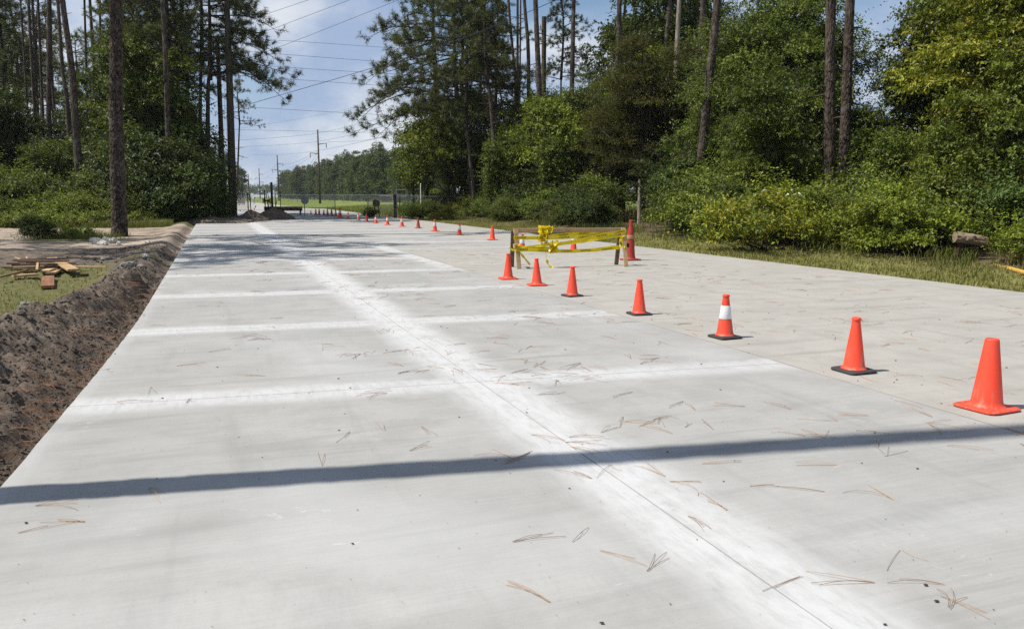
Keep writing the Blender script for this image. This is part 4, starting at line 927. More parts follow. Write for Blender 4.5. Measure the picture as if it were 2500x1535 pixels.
# gate leaf with the back of a stop sign on it
def gate():
    p, q = np.array(gp(676, 62)), np.array(gp(807, 59)); e = empty('gate', (*p, 0)); d = q - p
    m1 = MB(); chain_mesh(m1, (0, 0), d, 0.12, 1.5); m1.build('wire_mesh', M['steel'], e)
    for z in (0.14, 0.62, 1.53): MB().tube([(0, 0, z), (*d, z)], 0.024, 6).build('rail', M['steel'], e)
    for f, zt in ((0, 1.75), (0.45, 2.05), (1, 1.9)): MB().tube([(*(d * f), 0.0), (*(d * f), zt)], 0.03, 7).build('post', M['steel'] if f else M['dark_steel'], e)
    tag(e, 'wide chain-link gate standing across the road with a sign on it', 'gate')
    c = at(733, 482, 60.2); a = np.linspace(0, 2 * np.pi, 8, endpoint=False) + np.pi / 8
    m = MB(); V = np.concatenate([np.stack([0.30 * np.cos(a), np.full(8, y), 0.30 * np.sin(a)], 1) for y in (-0.004, 0.004)])
    m.add(V, np.array([list(range(8)), list(range(15, 7, -1))])).add(V, [[j, 8 + j, 8 + (j + 1) % 8, (j + 1) % 8] for j in range(8)])
    o = empty('stop_sign', c); m.build('plate', M['sign_back'], o); MB().box((0, 0.015, 0), (0.04, 0.02, 0.5)).build('bracket', M['steel'], o)
    tag(o, 'octagonal sign seen from its bare grey back, on the gate', 'sign')
gate()
# dark posts and rusty scrap by the gate hinge
def post(xd, Y, w, zt, label, mat, name='gate_post', cap=True):
    x = gx(xd, Y); e = empty(name, (x, Y, -0.05)); MB().tube([(0, 0, -0.3), (0, 0, zt)], w / 2, 12).build('shaft', mat, e, smooth=False)
    if cap: MB().lathe([(w * 0.56, zt), (w * 0.56, zt + 0.03), (w * 0.2, zt + 0.07)], 12).build('cap', mat, e)
    return tag(e, label, 'post')
post(656, 59, 0.17, 2.45, 'thick dark post at the gate hinge, tallest of the gate posts', M['dark_steel'])
post(639, 59.5, 0.08, 1.9, 'thin dark post at the left end of the scrap by the gate', M['dark_steel'])
post(664, 60, 0.07, 1.9, 'thin grey post right beside the thick gate post', M['steel'])
post(598, 58, 0.07, 1.7, 'thin dark post standing left of the dirt mound', M['dark_steel'])
post(951, 55, 0.22, 1.58, 'thick dark wooden post by the small wire enclosure', M['dark_steel'])
post(1013, 56, 0.075, 2.3, 'tall white-edged lamp post in front of the right-hand bushes', M['white_paint'], 'lamp_post')
def scrap():
    rng = np.random.default_rng(4); b = np.array([gx(648, 58.5), 58.5, 0]); e = empty('scrap_heap', b); 
    for i in range(7):
        p = np.array([rng.uniform(-.35, .4), rng.uniform(-.15, .15), 0.1]); MB().bar(p, p + np.array([rng.normal() * .15, rng.normal() * .1, rng.uniform(0.9, 1.5)]), rng.uniform(.03, .05), 0.025, (0, 1, 0)).build('bent_bar', M['rust'] if i % 3 else M['dark_steel'], e)
    for i in range(4): MB().bar((-.45, 0, 1.0 + .1 * i), (.3, .05, 1.35 - .15 * i), .06, .04, (0, 1, 0)).build('cross_bar', M['rust'], e)
    tag(e, 'rusty bent bars leaning together beside the thick gate post', 'scrap')
scrap()
def drum():
    c = at(905, 489, 57.5); e = empty('cable_reel', (c[0], c[1], c[2]))
    for y in (-0.15, 0.15):
        V = MB().lathe([(0.23, -0.02), (0.245, 0), (0.23, 0.02)], 20); v, f = V.arrays(); v = np.stack([v[:, 0], v[:, 2] + y, v[:, 1]], 1); mk('flange', v, f, M['rust'], e)
    v, f = MB().lathe([(0.13, -0.15), (0.13, 0.15)], 16).arrays(); mk('core', np.stack([v[:, 0], v[:, 2], v[:, 1]], 1), f, M['dark_wood'], e)
    zb = -c[2]
    for x in (-0.2, 0.2): MB().bar((x, 0, zb), (x * .6, 0, -0.1), 0.06, 0.06, (0, 1, 0)).build('leg', M['dark_wood'], e)
    tag(e, 'brown round reel standing behind the short fence panel', 'reel')
drum()
def cage():
    x = gx(966, 55.5); e = empty('wire_enclosure', (x, 55.5, -0.05)); m = MB(); H = 1.95
    for a, b in ((0, 0), (0.75, 0), (0, 0.7), (0.75, 0.7)): m2 = MB(); m2.tube([(a - .4, b, 0), (a - .4, b, H)], 0.022, 6); m2.build('post', M['steel'], e)
    for z in (0.75, 1.5, H):
        for p, q in (((-.4, 0), (.35, 0)), ((-.4, .7), (.35, .7)), ((-.4, 0), (-.4, .7)), ((.35, 0), (.35, .7))): MB().tube([(*p, z), (*q, z)], 0.018, 6).build('rail', M['steel'], e)
    tag(e, 'small open steel pipe enclosure beside the thick wooden post', 'frame')
cage()
# striped barrier across the old road
def barrier():
    Y = 63.0; p, q = at(635, 497, Y), at(727, 497.5, Y); zt, zb = p[2], at(635, 507, Y)[2]; e = empty('striped_barrier', (p[0], Y, 0)); W = q[0] - p[0]
    h = zt - zb; zc = (zt + zb) / 2; MB().box((W / 2, 0, zc), (W, 0.06, h), None, 0.006).build('board', M['barrier_brown'], e)
    MB().box((W * .62, -0.036, zt - 0.02), (W * .74, 0.008, 0.07)).build('stripe', M['yellow_paint'], e)
    for k in range(6):
        xa = W * (0.30 + 0.125 * k); dx = 0.18 * (1 if k % 2 == 0 else -1); MB().bar((xa - dx, -0.036, zt - 0.05), (xa + dx, -0.036, zb + 0.01), 0.008, 0.085, (0, -1, 0)).build('stripe', M['yellow_paint'], e)
    for x in (0.15, W * .5, W - 0.17): MB().box((x, 0.06, zb / 2 - .03), (0.14, 0.05, zb + 0.06), None, 0.004).build('leg', M['old_wood'], e)
    tag(e, 'brown board barrier with yellow zigzag stripes behind the gate', 'barrier')
barrier()
def panel_sign(xd, yd0, yd1, Y, wpx, mat, label, name):
    a, b = at(xd, yd0, Y), at(xd, yd1, Y); w = wpx * S_D / FPX * Y; e = empty(name, (a[0], Y, 0)); MB().box((0, 0, (a[2] + b[2]) / 2), (w, 0.12, a[2] - b[2]), None, 0.02).build('panel', mat, e)
    for s in (-.35, .35): MB().tube([(w * s, 0.1, 0), (w * s, 0.1, a[2] - .05)], 0.04, 6).build('post', M['steel'], e)
    return tag(e, label, 'sign')
panel_sign(580, 477, 489, 130, 18, M['grey_panel'], 'blank grey panel standing left of the far road', 'notice_panel')
panel_sign(610, 473.5, 478.5, 140, 5, M['white_paint'], 'small white sign beyond the gate, the left of two', 'small_sign')
panel_sign(636, 472, 477, 140, 5, M['white_paint'], 'small white sign beyond the gate, the right of two', 'small_sign')

# ------------------------------------------------------------------ poles and wires
def pole(name, x, y, h, r0, r1, label, arms=(), conduit=False, n=16):
    e = empty(name, (x, y, -0.05)); MB().tube([(0, 0, -0.3), (0.03, 0, h * .5), (0, 0, h)], np.array([r0, (r0 + r1) / 2, r1]), n).build('shaft', M['pole_wood'], e, smooth=True)
    for (z, dx, up) in arms:
        MB().tube([(0, 0, z), (dx * .5, 0, z + up * .7), (dx, 0, z + up)], np.array([.09, .07, .05]), 7).build('arm', M['dark_steel'], e)
        MB().lathe([(0.05, 0), (0.09, -.12), (0.05, -.25), (0.09, -.37), (0.05, -.5), (0.09, -.62), (0.04, -.9)], 8, (dx, 0, z + up)).build('insulator', M['dark_steel'], e)
    if conduit: MB().tube([(-r0 * 1.12, -0.02, 0), (-r0 * 1.0, -0.02, 5.2)], 0.05, 8).build('conduit', M['white_paint'], e)
    return tag(e, label, 'pole')
PX, PY = gx(561, 53), 53.0
p1 = pole('utility_pole', PX, PY, 17.5, 0.27, 0.14, 'thick dark wooden utility pole at the left road edge')
xt = at(545, 0, 53)[0]; p1.rotation_euler = (0, math.atan2(xt - PX, at(545, 0, 53)[2]), 0)
for z in (5.6, 7.2): MB().box((0.2, 0, z), (0.1, 0.12, 0.14), None, 0.01).build('bracket', M['dark_steel'], p1)
X2 = gx(538, 57); p2 = pole('utility_pole', X2, 57, 12.3, 0.20, 0.13, 'thinner utility pole with white conduit, left of the thick one', conduit=True)
xt = at(523, 100, 57)[0]; p2.rotation_euler = (0, math.atan2(xt - X2, 12.0), 0)
MB().tube([(0, 0, 11.6), (-.5, 0, 11.75)], .03, 6).build('arm', M['dark_steel'], p2); MB().tube([(0, 0, 9.6), (.45, 0, 9.7)], .03, 6).build('arm', M['dark_steel'], p2)
post(531 - 22, 66, 0.13, 4.2, 'grey metal post behind the poles at left', M['steel'], 'metal_post')
tp = []
for i, (xd, yt, Y, r, lab) in enumerate([(770, 312, 160, .22, 'nearest of the far transmission poles, beyond the gate'), (671, 373, 240, .24, 'second of the far transmission poles'), (626, 405, 357, .26, 'third of the far transmission poles, paler with distance'), (600, 419, 455, .28, 'farthest of the four transmission poles')]):
    h = at(xd, yt, Y)[2] + 0.05; x = gx(xd, Y); tp.append((x, Y, h))
    pole('transmission_pole', x, Y, h, r, r * .6, lab, [(h * .80, 1.6, .25), (h * .67, -1.6, .25), (h * .55, 1.6, .25)], n=10)['group'] = 'far transmission poles'
post(502 + 97, 300, .25, 7.5, 'short distant pole left of the transmission poles', M['pole_wood'], 'distant_pole')
post(1306, 60, 0.34, 14.2, 'pale cut-off utility pole standing among the right-hand pines', M['pole_wood'], 'cut_pole', cap=False)
def wire(pts, r, label, name='power_line'):
    """pts: (display x, display y, depth)"""
    P = spline([at(a, b, c) for a, b, c in pts], 28); V, F = tube(P - P[0], r * 0.68, 5); o = mk(name, V, F, M['cable']); o.location = P[0]; return tag(o, label, 'cable', 'overhead wires')
WR = [([(480, 90, 62), (622, 41, 57), (743, 0, 52), (1040, -100, 42)], .016, 'highest rising wire at the top of the open sky'),
      ([(480, 134, 62), (645, 74, 57), (842, 0, 50), (1100, -95, 42)], .016, 'second highest of the rising wires in the open sky'),
      ([(480, 185, 62), (712, 98, 57), (960, 0, 50), (1200, -95, 43)], .016, 'third of the rising wires, ending above the right pines'),
      ([(561, 262, 53), (905, 161, 46), (1130, 86, 42), (1340, 0, 38), (1600, -110, 34)], .022, 'thick cable rising from the thick pole across the right pines'),
      ([(545, 92, 62), (712, 100, 62), (915, 114, 63), (1100, 126, 64)], .016, 'uppermost falling wire across the road'),
      ([(480, 115, 62), (666, 130, 62), (895, 147, 63), (1100, 160, 64)], .018, 'second falling wire across the road from the top'),
      ([(480, 144, 62), (700, 163, 62), (890, 175, 63), (1100, 187, 64)], .018, 'third falling wire across the road from the top'),
      ([(500, 176, 62), (559, 181, 62), (944, 208, 63), (1120, 219, 64)], .018, 'fourth falling wire across the road from the top'),
      ([(480, 250, 66), (561, 256, 66), (980, 280, 68), (1120, 287, 69)], .018, 'fifth falling wire across the road from the top'),
      ([(480, 309, 90), (561, 312, 90), (800, 317, 92), (1100, 323, 94)], .018, 'lowest falling wire across the road'),
      ([(500, 340, 150), (581, 337, 152), (768, 320, 159), (979, 266, 120), (1250, 175, 80)], .03, 'wire rising right from the top of the nearest transmission pole'),
      ([(500, 357, 200), (593, 353, 180), (768, 340, 159), (979, 289, 120), (1250, 210, 80)], .03, 'wire just under the top one at the nearest transmission pole'),
      ([(785, 342, 159), (881, 337, 140), (972, 313, 120), (1150, 255, 95)], .03, 'wire leaving the upper right arm of the nearest transmission pole'),
      ([(603, 372, 300), (672, 372, 240), (767, 362, 159), (972, 318, 120), (1150, 268, 95)], .03, 'wire leaving the left arm of the nearest transmission pole'),
      ([(785, 373, 159), (852, 376, 140), (980, 361, 120), (1100, 340, 100)], .03, 'lowest wire leaving the nearest transmission pole'),
      ([(560, 312, 110), (780, 275, 100), (960, 228, 90), (1100, 190, 80)], .012, 'faint thin rising wire crossing the falling ones')]
for w_ in WR: wire(*w_)
for i, (xa, ya, Ya, xb, yb, Yb) in enumerate([(766, 362, 159, 671, 398, 240), (768, 364, 159, 672, 412, 240), (671, 392, 240, 626, 420, 357), (671, 402, 240, 626, 430, 357), (626, 418, 357, 600, 430, 455)]):
    wire([(xa, ya, Ya), ((xa + xb) / 2 - 4, (ya + yb) / 2 + 9, (Ya + Yb) / 2), (xb, yb, Yb)], .03, ordinal(i) + ' wire span between the far transmission poles, counted from nearest')
for i, (a, b) in enumerate([((764, 366), (692, 486)), ((767, 372), (700, 485))]):
    wire([(a[0], a[1], 159), ((a[0] + b[0]) / 2, (a[1] + b[1]) / 2, 157), (b[0], b[1], 155)], .035, ('left' if i == 0 else 'right') + ' one of two guy wires of the nearest transmission pole', 'guy_wire')
for i, xd in enumerate((543, 547, 550)):
    wire([(xd, 510, 55), (xd - 3, 250, 55), (xd - 7, 60, 55)], .010, ordinal(i) + ' of the thin cords hanging between the two utility poles, from left', 'hanging_cord')

# ------------------------------------------------------------------ traffic cones
def cone_meshes():
    """body profile for a 0.46 m cone (scaled for the others), its two kinds of base and the sleeve"""
    out = {}
    prof = [(0.030, 0.462), (0.037, 0.458), (0.038, 0.440), (0.033, 0.432), (0.0345, 0.42), (0.0865, 0.055), (0.096, 0.036), (0.104, 0.028)]
    out['body'] = mkmesh('body', *MB().lathe([(r, z) for r, z in prof[::-1]] + [(0.022, 0.456), (0.020, 0.40)], 36, cap=False).arrays(), M['orange'], smooth=True)
    out['sleeve'] = mkmesh('sleeve', *MB().lathe([(0.0668, 0.205), (0.0672, 0.206), (0.0475, 0.345), (0.0470, 0.346)], 36, cap=False).arrays(), M['white_band'], smooth=True)
    def plate(h, hw, cut, z0=0.0, bev=0.006, flange=0.0):
        pts = []
        for q in range(4):
            for f in (0, 1, 2, 3):
                a = math.pi / 2 * q + math.pi / 2 * f / 3; cx, cy = [(1, 1), (-1, 1), (-1, -1), (1, -1)][q]
                pts.append((cx * (hw - cut) + cut * math.cos(a), cy * (hw - cut) + cut * math.sin(a)))
        pts = np.array(pts); n = len(pts); rings = []
        for sc, z in ((1 - bev / hw, z0), (1, z0 + bev), (1, z0 + h - bev), (1 - bev / hw * 1.5, z0 + h), (0.62, z0 + h + 0.002)): rings.append(np.column_stack([pts * sc, np.full(n, z)]))
        V = np.concatenate(rings); F = [[i * n + j, i * n + (j + 1) % n, (i + 1) * n + (j + 1) % n, (i + 1) * n + j] for i in range(4) for j in range(n)]
        return V, [np.array(F), np.array([list(range(n))[::-1]]), np.array([[4 * n + j for j in range(n)]])]
    out['base_black'] = mkmesh('base', *plate(0.023, 0.138, 0.035), M['rubber'], smooth=False)
    out['base_orange'] = mkmesh('base', *plate(0.024, 0.160, 0.05), M['orange'], smooth=False)
    out['body_red'] = out['body'].copy(); out['body_red'].materials[0] = M['red_cone']
    out['base_red'] = out['base_orange'].copy(); out['base_red'].materials[0] = M['red_cone']
    # one-piece wide cone, nearest the camera
    pw = [(0.140, 0.018), (0.124, 0.025), (0.111, 0.040), (0.104, 0.060), (0.048, 0.505), (0.045, 0.516), (0.038, 0.520), (0.028, 0.512), (0.026, 0.45)]
    out['wide_body'] = mkmesh('body', *MB().lathe(pw, 40, cap=False).arrays(), M['orange'], smooth=True)
    out['wide_base'] = mkmesh('base', *plate(0.020, 0.172, 0.06), M['orange'], smooth=False)
    # tall dull red cone with a taped neck
    pt = [(0.130, 0.035), (0.115, 0.06), (0.108, 0.10), (0.088, 0.40), (0.078, 0.60), (0.066, 0.72), (0.052, 0.76), (0.047, 0.80), (0.037, 0.90), (0.036, 0.93), (0.030, 0.94), (0.024, 0.92)]
    out['tall_body'] = mkmesh('body', *MB().lathe(pt, 36, cap=False).arrays(), M['red_cone'], smooth=True)
    out['tall_tape'] = mkmesh('tape_band', *MB().lathe([(0.0905, 0.50), (0.092, 0.505), (0.086, 0.585), (0.0845, 0.59)], 36, cap=False).arrays(), M['tan_tape'], smooth=True)
    out['tall_base'] = mkmesh('base', *plate(0.035, 0.20, 0.05), M['red_cone'], smooth=False)
    return out
CM = cone_meshes()
def cone(x, y, parts, label, scale=1.0, rz=0.0, z=0.003, group='traffic cones set out along the slab edge', tilt=None):
    tilt = tilt or (R.normal() * 0.012, R.normal() * 0.012)
    e = empty('traffic_cone', (x, y, z), rz); e.scale = (scale,) * 3; e.rotation_euler = (tilt[0], tilt[1], rz)
    for n_, k in parts: link(bpy.data.objects.new(n_, CM[k]), e)
    return tag(e, label, 'cone', group)
PL = [('body', 'body'), ('base', 'base_black')]; PLO = [('body', 'body'), ('base', 'base_orange')]; BD = PL + [('sleeve', 'sleeve')]; BDO = PLO + [('sleeve', 'sleeve')]; RD = [('body', 'body_red'), ('base', 'base_red')]
def cn_at(xd, yd, *a, **k):
    p = g(xd, yd); return cone(p[0], p[1], *a, **k)
cn_at(2372, 982, [('body', 'wide_body'), ('base', 'wide_base')], 'nearest cone, all orange with a wide orange foot, by the shadow line', 0.97, 0.42)
cn_at(2053, 893, PL, 'scuffed orange cone on black base, second nearest of the cones', 1.02, 0.35)
cn_at(1743, 812, BD, 'orange cone with white sleeve and black base in the near row', 1.0, 0.4)
cn_at(1537, 756, PL, 'plain orange cone on black base just beyond the near white-sleeved one', 0.97, 0.3)
cn_at(1376, 712, PL, 'plain orange cone in front of the middle of the taped sawhorse', 0.97, 0.5)
cn_at(1291, 686, PLO, 'plain orange cone with orange base below the tape bundle', 0.98, 0.2)
cn_at(1222, 671, PLO, 'plain orange cone touching the left leg of the taped sawhorse', 1.0, 0.3)
cn_at(1256, 604, BDO, 'white-sleeved cone seen through the left end of the sawhorse', 1.0, 0.1)
cn_at(1379, 604, BD, 'white-sleeved cone seen through the middle of the sawhorse', 1.03, 0.2)
cn_at(1516, 626, [('body', 'tall_body'), ('base', 'tall_base'), ('tape_band', 'tall_tape')], 'tall dull red cone with tan tape behind the right sawhorse leg', 1.0, 0.3)
FAR = [(1184, 577, PLO, 1.06), (1105, 565, BDO, 0.98), (1046, 556, BDO, 1.05), (1006, 549, RD, 1.04), (967, 545, BDO, 1.05), (932, 541, BDO, 1.05), (904, 537, BDO, 0.92), (882, 534, RD, 1.02), (862, 530, BD, 0.95), (838, 527, BDO, 0.95),
       (818, 524, BDO, 1.5), (808, 521, BD, 1.1), (798, 519.5, RD, 1.1), (788, 519, BDO, 1.1), (779, 518, BD, 0.95), (768, 517.5, PLO, 1.05), (760, 516.8, PLO, 1.0), (748, 516.2, BD, 0.75)]
for i, (xd, yd, pr, sc) in enumerate(FAR):
    kind = 'plain orange' if pr is PLO else ('dull red' if pr is RD else 'white-sleeved')
    if i == 10: kind = 'oversized white-sleeved'
    cn_at(xd, yd, pr, kind + ' cone, ' + ordinal(i) + ' in the far row counted from the sawhorse', sc, 0.3)

# ------------------------------------------------------------------ taped sawhorse
def sawhorse():
    A = g(1243, 647)[:2] + np.array([0, 0.28]); B = g(1500, 641)[:2] + np.array([0, 0.22]); ax = nrm(B - A); n2 = np.array([ax[1], -ax[0]])      # n2 faces the camera
    L = np.linalg.norm(B - A); e = empty('sawhorse', (*A, 0.004), math.atan2(ax[1], ax[0]))
    H = at(1365, 549, (A[1] + B[1]) / 2)[2]
    MB().box((L / 2 - 0.01, 0.0, H - 0.045), (L + 0.12, 0.038, 0.089), None, 0.003).build('top_rail', M['pine_wood'], e)
    for x, dx in ((0.0, -0.05), (L, -0.03)):
        for sd, mt in ((-1, 'pine_wood'), (1, 'old_wood')):
            MB().bar((x + (-0.005 if sd < 0 else -0.05), sd * 0.24, -0.002), (x + dx + (0.02 if sd < 0 else -0.02), sd * 0.040, H + (0.0 if sd < 0 else -0.04)), 0.089, 0.038, (0, 1, 0.35 * sd), 0.003).build('leg', M[mt], e)
    MB().bar((-0.10, -0.30, 0.455), (-0.02, 0.22, 0.455), 0.038, 0.089, (0, 0, 1), 0.003).build('brace', M['pine_wood'], e)
    MB().bar((L + 0.09, -0.12, 0.44), (L + 0.06, 0.22, 0.44), 0.038, 0.089, (0, 0, 1), 0.003).build('brace', M['dark_wood'], e)
    tag(e, 'wooden sawhorse of pale lumber wrapped in caution tape', 'sawhorse')
    # pixel of the enlarged crop -> local point on a plane parallel to the sawhorse
    def lp(cx, cy, off):
        xd = (1180 + cx * 460 / 2463) / S_D; yd = (520 + cy * 200 / 1071) / S_D; d = ray(xd, yd); o = np.array([0, 0, CAM_H]); a3 = np.array([*A, 0]) + np.array([*n2, 0]) * off
        nn = np.array([*n2, 0]); t = np.dot(a3 - o, nn) / np.dot(d, nn); p = o + d * t; q = p[:2] - A; return np.array([np.dot(q, ax), -np.dot(q, n2), p[2]])
    def strip(pts, off, w=0.075, tw=0.0, name='caution_tape'):
        P = spline([lp(a, b, off if len(r) == 0 else r[0]) for a, b, *r in pts], 40); T, _, _ = frames(P); up = nrm(np.cross(T, np.cross(np.array([0, 0, 1.0]), T)))
        nv = nrm(np.cross(T, up)); k = np.linspace(0, 1, 40); ang = tw * np.sin(k * 7 + pts[0][0]); u2 = up * np.cos(ang)[:, None] + nv * np.sin(ang)[:, None]
        wv = w * (1 - 0.30 * np.abs(np.sin(k * 5.1 + pts[0][1])) * (1 if tw else 0.2)); V = np.stack([P - u2 * wv[:, None] / 2, P + nv * 0.006 * np.sin(k * 23)[:, None], P + u2 * wv[:, None] / 2], 1).reshape(-1, 3)
        F = [[3 * i + j, 3 * i + j + 1, 3 * i + j + 4, 3 * i + j + 3] for i in range(39) for j in range(2)]
        o = mk(name, V, np.array(F), M['tape'], e, smooth=True); return o, P, u2, np.cross(u2, T)
    def letter_mesh(word):
        cu = bpy.data.curves.new('text', 'FONT'); cu.body = word; cu.size = 1.0; cu.align_x = 'LEFT'; cu.align_y = 'CENTER'; cu.offset = 0.012
        ob = bpy.data.objects.new('text', cu); COL.objects.link(ob); bpy.context.view_layer.update()
        me = bpy.data.meshes.new_from_object(ob.evaluated_get(bpy.context.evaluated_depsgraph_get())); v = np.empty(len(me.vertices) * 3); me.vertices.foreach_get('co', v)
        F = [list(p.vertices) for p in me.polygons]; bpy.data.objects.remove(ob); bpy.data.meshes.remove(me); return v.reshape(-1, 3), F
    W = {k: letter_mesh(k) for k in ('CAUTION', 'CUIDADO')}
    def print_on(res, words, size=0.052, mirror=False):
        o, P, u2, nv = res; cum = np.concatenate([[0], np.cumsum(np.linalg.norm(np.diff(P, axis=0), axis=1))])
        side = -1.0 if nv[20][1] > 0 else 1.0
        Vs, Fs, off = [], [], 0
        for wd, s0 in words:
            v, F = W[wd]; s = s0 + (v[:, 0] if not mirror else (v[:, 0].max() - v[:, 0])) * size; s = np.clip(s, 0, cum[-1])
            q = np.stack([np.interp(s, cum, P[:, c]) for c in range(3)], 1); uu = np.stack([np.interp(s, cum, u2[:, c]) for c in range(3)], 1); nn = np.stack([np.interp(s, cum, nv[:, c]) for c in range(3)], 1) * side
            Vs.append(q + uu * (v[:, 1] * size)[:, None] + nn * 0.009); Fs += [[i + off for i in f] for f in F]; off += len(v)
        me = bpy.data.meshes.new('lettering'); me.from_pydata(np.concatenate(Vs).tolist(), [], Fs); me.materials.append(M['tape_ink']); link(bpy.data.objects.new('lettering', me), o)
    f = 0.30; bk = 0.02
    r1 = strip([(395, 325, .12), (640, 327, .14), (900, 326, .14), (1120, 320, .12), (1340, 316, .10), (1500, 312, .08)], f); print_on(r1, [('CAUTION', 0.02), ('CUIDADO', 0.50), ('CAUTION', 0.98), ('CUIDADO', 1.42)])
    r2 = strip([(880, 305, -.06), (1100, 284, -.06), (1400, 262, -.06), (1850, 222, -.05)], f); print_on(r2, [('CUIDADO', 0.16), ('CUIDADO', 0.62), ('CAUTION', 1.06)], 0.05, True)
    r3 = strip([(930, 414, .16), (1200, 372, .14), (1500, 305, .13), (1870, 236, .12)], f); print_on(r3, [('CAUTION', 0.95), ('CUIDADO', 1.36)])
    r4 = strip([(930, 425, .10), (1200, 390, .06), (1500, 345, .02), (1800, 300, -.02)], f, 0.06, 0.4)
    r5 = strip([(420, 478, .24), (660, 486, .2), (900, 500, .18), (1240, 497, .18), (1500, 482, .17), (1780, 452, .2)], f); print_on(r5, [('CUIDADO', 0.03), ('CAUTION', 0.50), ('CUIDADO', 1.00), ('CAUTION', 1.43), ('CUIDADO', 1.90)])
    r6 = strip([(405, 452, .22), (640, 442, .18), (960, 400, .16)], f, 0.07, 0.35)
    r7 = strip([(410, 470, .0), (640, 460, .0), (860, 466, .02)], f, 0.08, 0.2); print_on(r7, [('CAUTION', 0.4)], 0.05, True)
    r8 = strip([(980, 495, .0), (1300, 488, -.05), (1760, 436, -.1)], f, 0.05, 0.3)
    r9 = strip([(462, 500, .1), (520, 570, .12), (612, 680, .14)], f, 0.06, 0.9)
    r10 = strip([(812, 510, .16), (822, 570, .16), (830, 630, .17)], f, 0.012)
    r11 = strip([(828, 615, .17), (850, 670, .19), (880, 712, .22), (920, 712, .24)], f, 0.06, 0.9)
    r12 = strip([(1820, 300, .10), (1800, 330, .1), (1780, 400, .12), (1800, 455, .16)], f, 0.05, 0.7); r13 = strip([(1860, 290, .1), (1810, 330, .13), (1830, 420, .15), (1850, 470, .18)], f, 0.05, 0.8)
    r14 = strip([(340, 455, .36), (380, 485, .36), (430, 470, .26), (415, 410, .2)], f, 0.06, 0.8)
    r15 = strip([(800, 180, .06), (805, 250, .07), (800, 320, .15)], f, 0.09, 0.15); print_on(r15, [('CAUTION', 0.02)], 0.055)
    # crumpled loops tied round the rail and hanging below it
    rg = np.random.default_rng(12)
    def loops(n, box, lo, hi, w):
        x0, y0, x1, y1 = box
        for i in range(n):
            c = [(rg.uniform(x0, x1), rg.uniform(y0, y1), rg.uniform(lo, hi)) for _ in range(5)]; strip(c, f, w * rg.uniform(0.7, 1.2), 1.2, 'tape_loop')
    loops(9, (705, 180, 900, 250), 0.02, 0.12, 0.06); loops(7, (720, 220, 850, 400), 0.08, 0.17, 0.08); loops(8, (845, 360, 985, 530), 0.12, 0.24, 0.07); loops(3, (780, 180, 910, 330), 0.06, 0.14, 0.05); loops(4, (400, 400, 480, 490), 0.2, 0.28, 0.05)
sawhorse()

# ------------------------------------------------------------------ lumber, stones, log
def board(p, q, w, h, mat, label, name='board', z=0.02, tilt=0.0, group='scrap lumber on the grass'):
    p, q = np.array(p, float), np.array(q, float)
    za, zb = (p[2] if len(p) > 2 else z), (q[2] if len(q) > 2 else z)
    gz = float(max(bank_z(*p[:2]), bank_z(*q[:2]), bank_z(*((p + q)[:2] / 2)))); c = np.array([*((p + q)[:2] / 2), gz + (za + zb) / 2 + h / 2]); d = q[:2] - p[:2]; L = np.linalg.norm(d)
    o = MB().box((0, 0, 0), (L, w, h), None, min(0.004, h * .2)).build(name, M[mat]); o.location = c; o.rotation_euler = (tilt, -math.atan2(zb - za, L), math.atan2(d[1], d[0])); return tag(o, label, 'board', group)
def gb(xd, yd): return g(xd, yd, 0.03)[:2]
def cr3(cx, cy): return g((cx * 480 / 2463) / S_D, (540 + cy * 220 / 1129) / S_D, 0.05)[:2]
board(cr3(655, 518), cr3(925, 675), 0.19, 0.04, 'pine_wood', 'wide clean pale plank lying slantwise on the lumber pile', z=0.10)
board(cr3(605, 690), cr3(598, 815), 0.19, 0.05, 'red_wood', 'short reddish stained plank lying end-on in the grass', z=0.02)
board(cr3(860, 598), cr3(1335, 608), 0.05, 0.03, 'pine_wood', 'long thin pale batten reaching right from the lumber pile')
board(cr3(560, 660), cr3(640, 632), 0.16, 0.04, 'pine_wood', 'short pale plank end just above the reddish plank', z=0.04)
board(cr3(640, 660), cr3(730, 620), 0.16, 0.04, 'pine_wood', 'short pale plank under the wide slanting plank', z=0.02)
board(cr3(160, 690), cr3(460, 668), 0.14, 0.04, 'pine_wood', 'pale plank along the front of the lumber pile', z=0.05)
board(cr3(180, 640), cr3(560, 625), 0.10, 0.04, 'pine_wood', 'pale narrow plank across the middle of the lumber pile', z=0.10)
board(cr3(0, 735), cr3(330, 650), 0.045, 0.03, 'old_wood', 'long grey stick jutting left out of the lumber pile', z=0.06)
board(cr3(470, 700), cr3(485, 580), 0.04, 0.03, 'pine_wood', 'thin upright-lying pale batten across the pile front', z=0.12)
board(cr3(350, 610), cr3(480, 580), 0.07, 0.04, 'pine_wood', 'short pale offcut on top of the lumber pile', z=0.16)
board(cr3(340, 530), cr3(352, 590), 0.03, 0.03, 'pine_wood', 'small pale peg at the back of the lumber pile', z=0.16)
board(cr3(200, 540), cr3(340, 590), 0.035, 0.03, 'pine_wood', 'thin pale lath at the back left of the lumber pile', z=0.15)
rg = np.random.default_rng(3)
for i in range(16):
    a = cr3(rg.uniform(30, 330), rg.uniform(560, 640)); b = a + np.array([rg.uniform(0.5, 1.3), rg.uniform(-.25, .35)])
    board(a, b, rg.uniform(.03, .06), rg.uniform(.02, .035), 'old_wood' if i % 3 else 'dark_wood', ordinal(i) + ' from the bottom of the weathered sticks tangled in the lumber pile', 'stick', z=0.02 + 0.012 * i, group='weathered sticks of the lumber pile', tilt=rg.normal() * .2)
o = board(cr3(1020, 680), cr3(1105, 680), 0.06, 0.05, 'dark_wood', 'small dark block on the grass right of the planks')
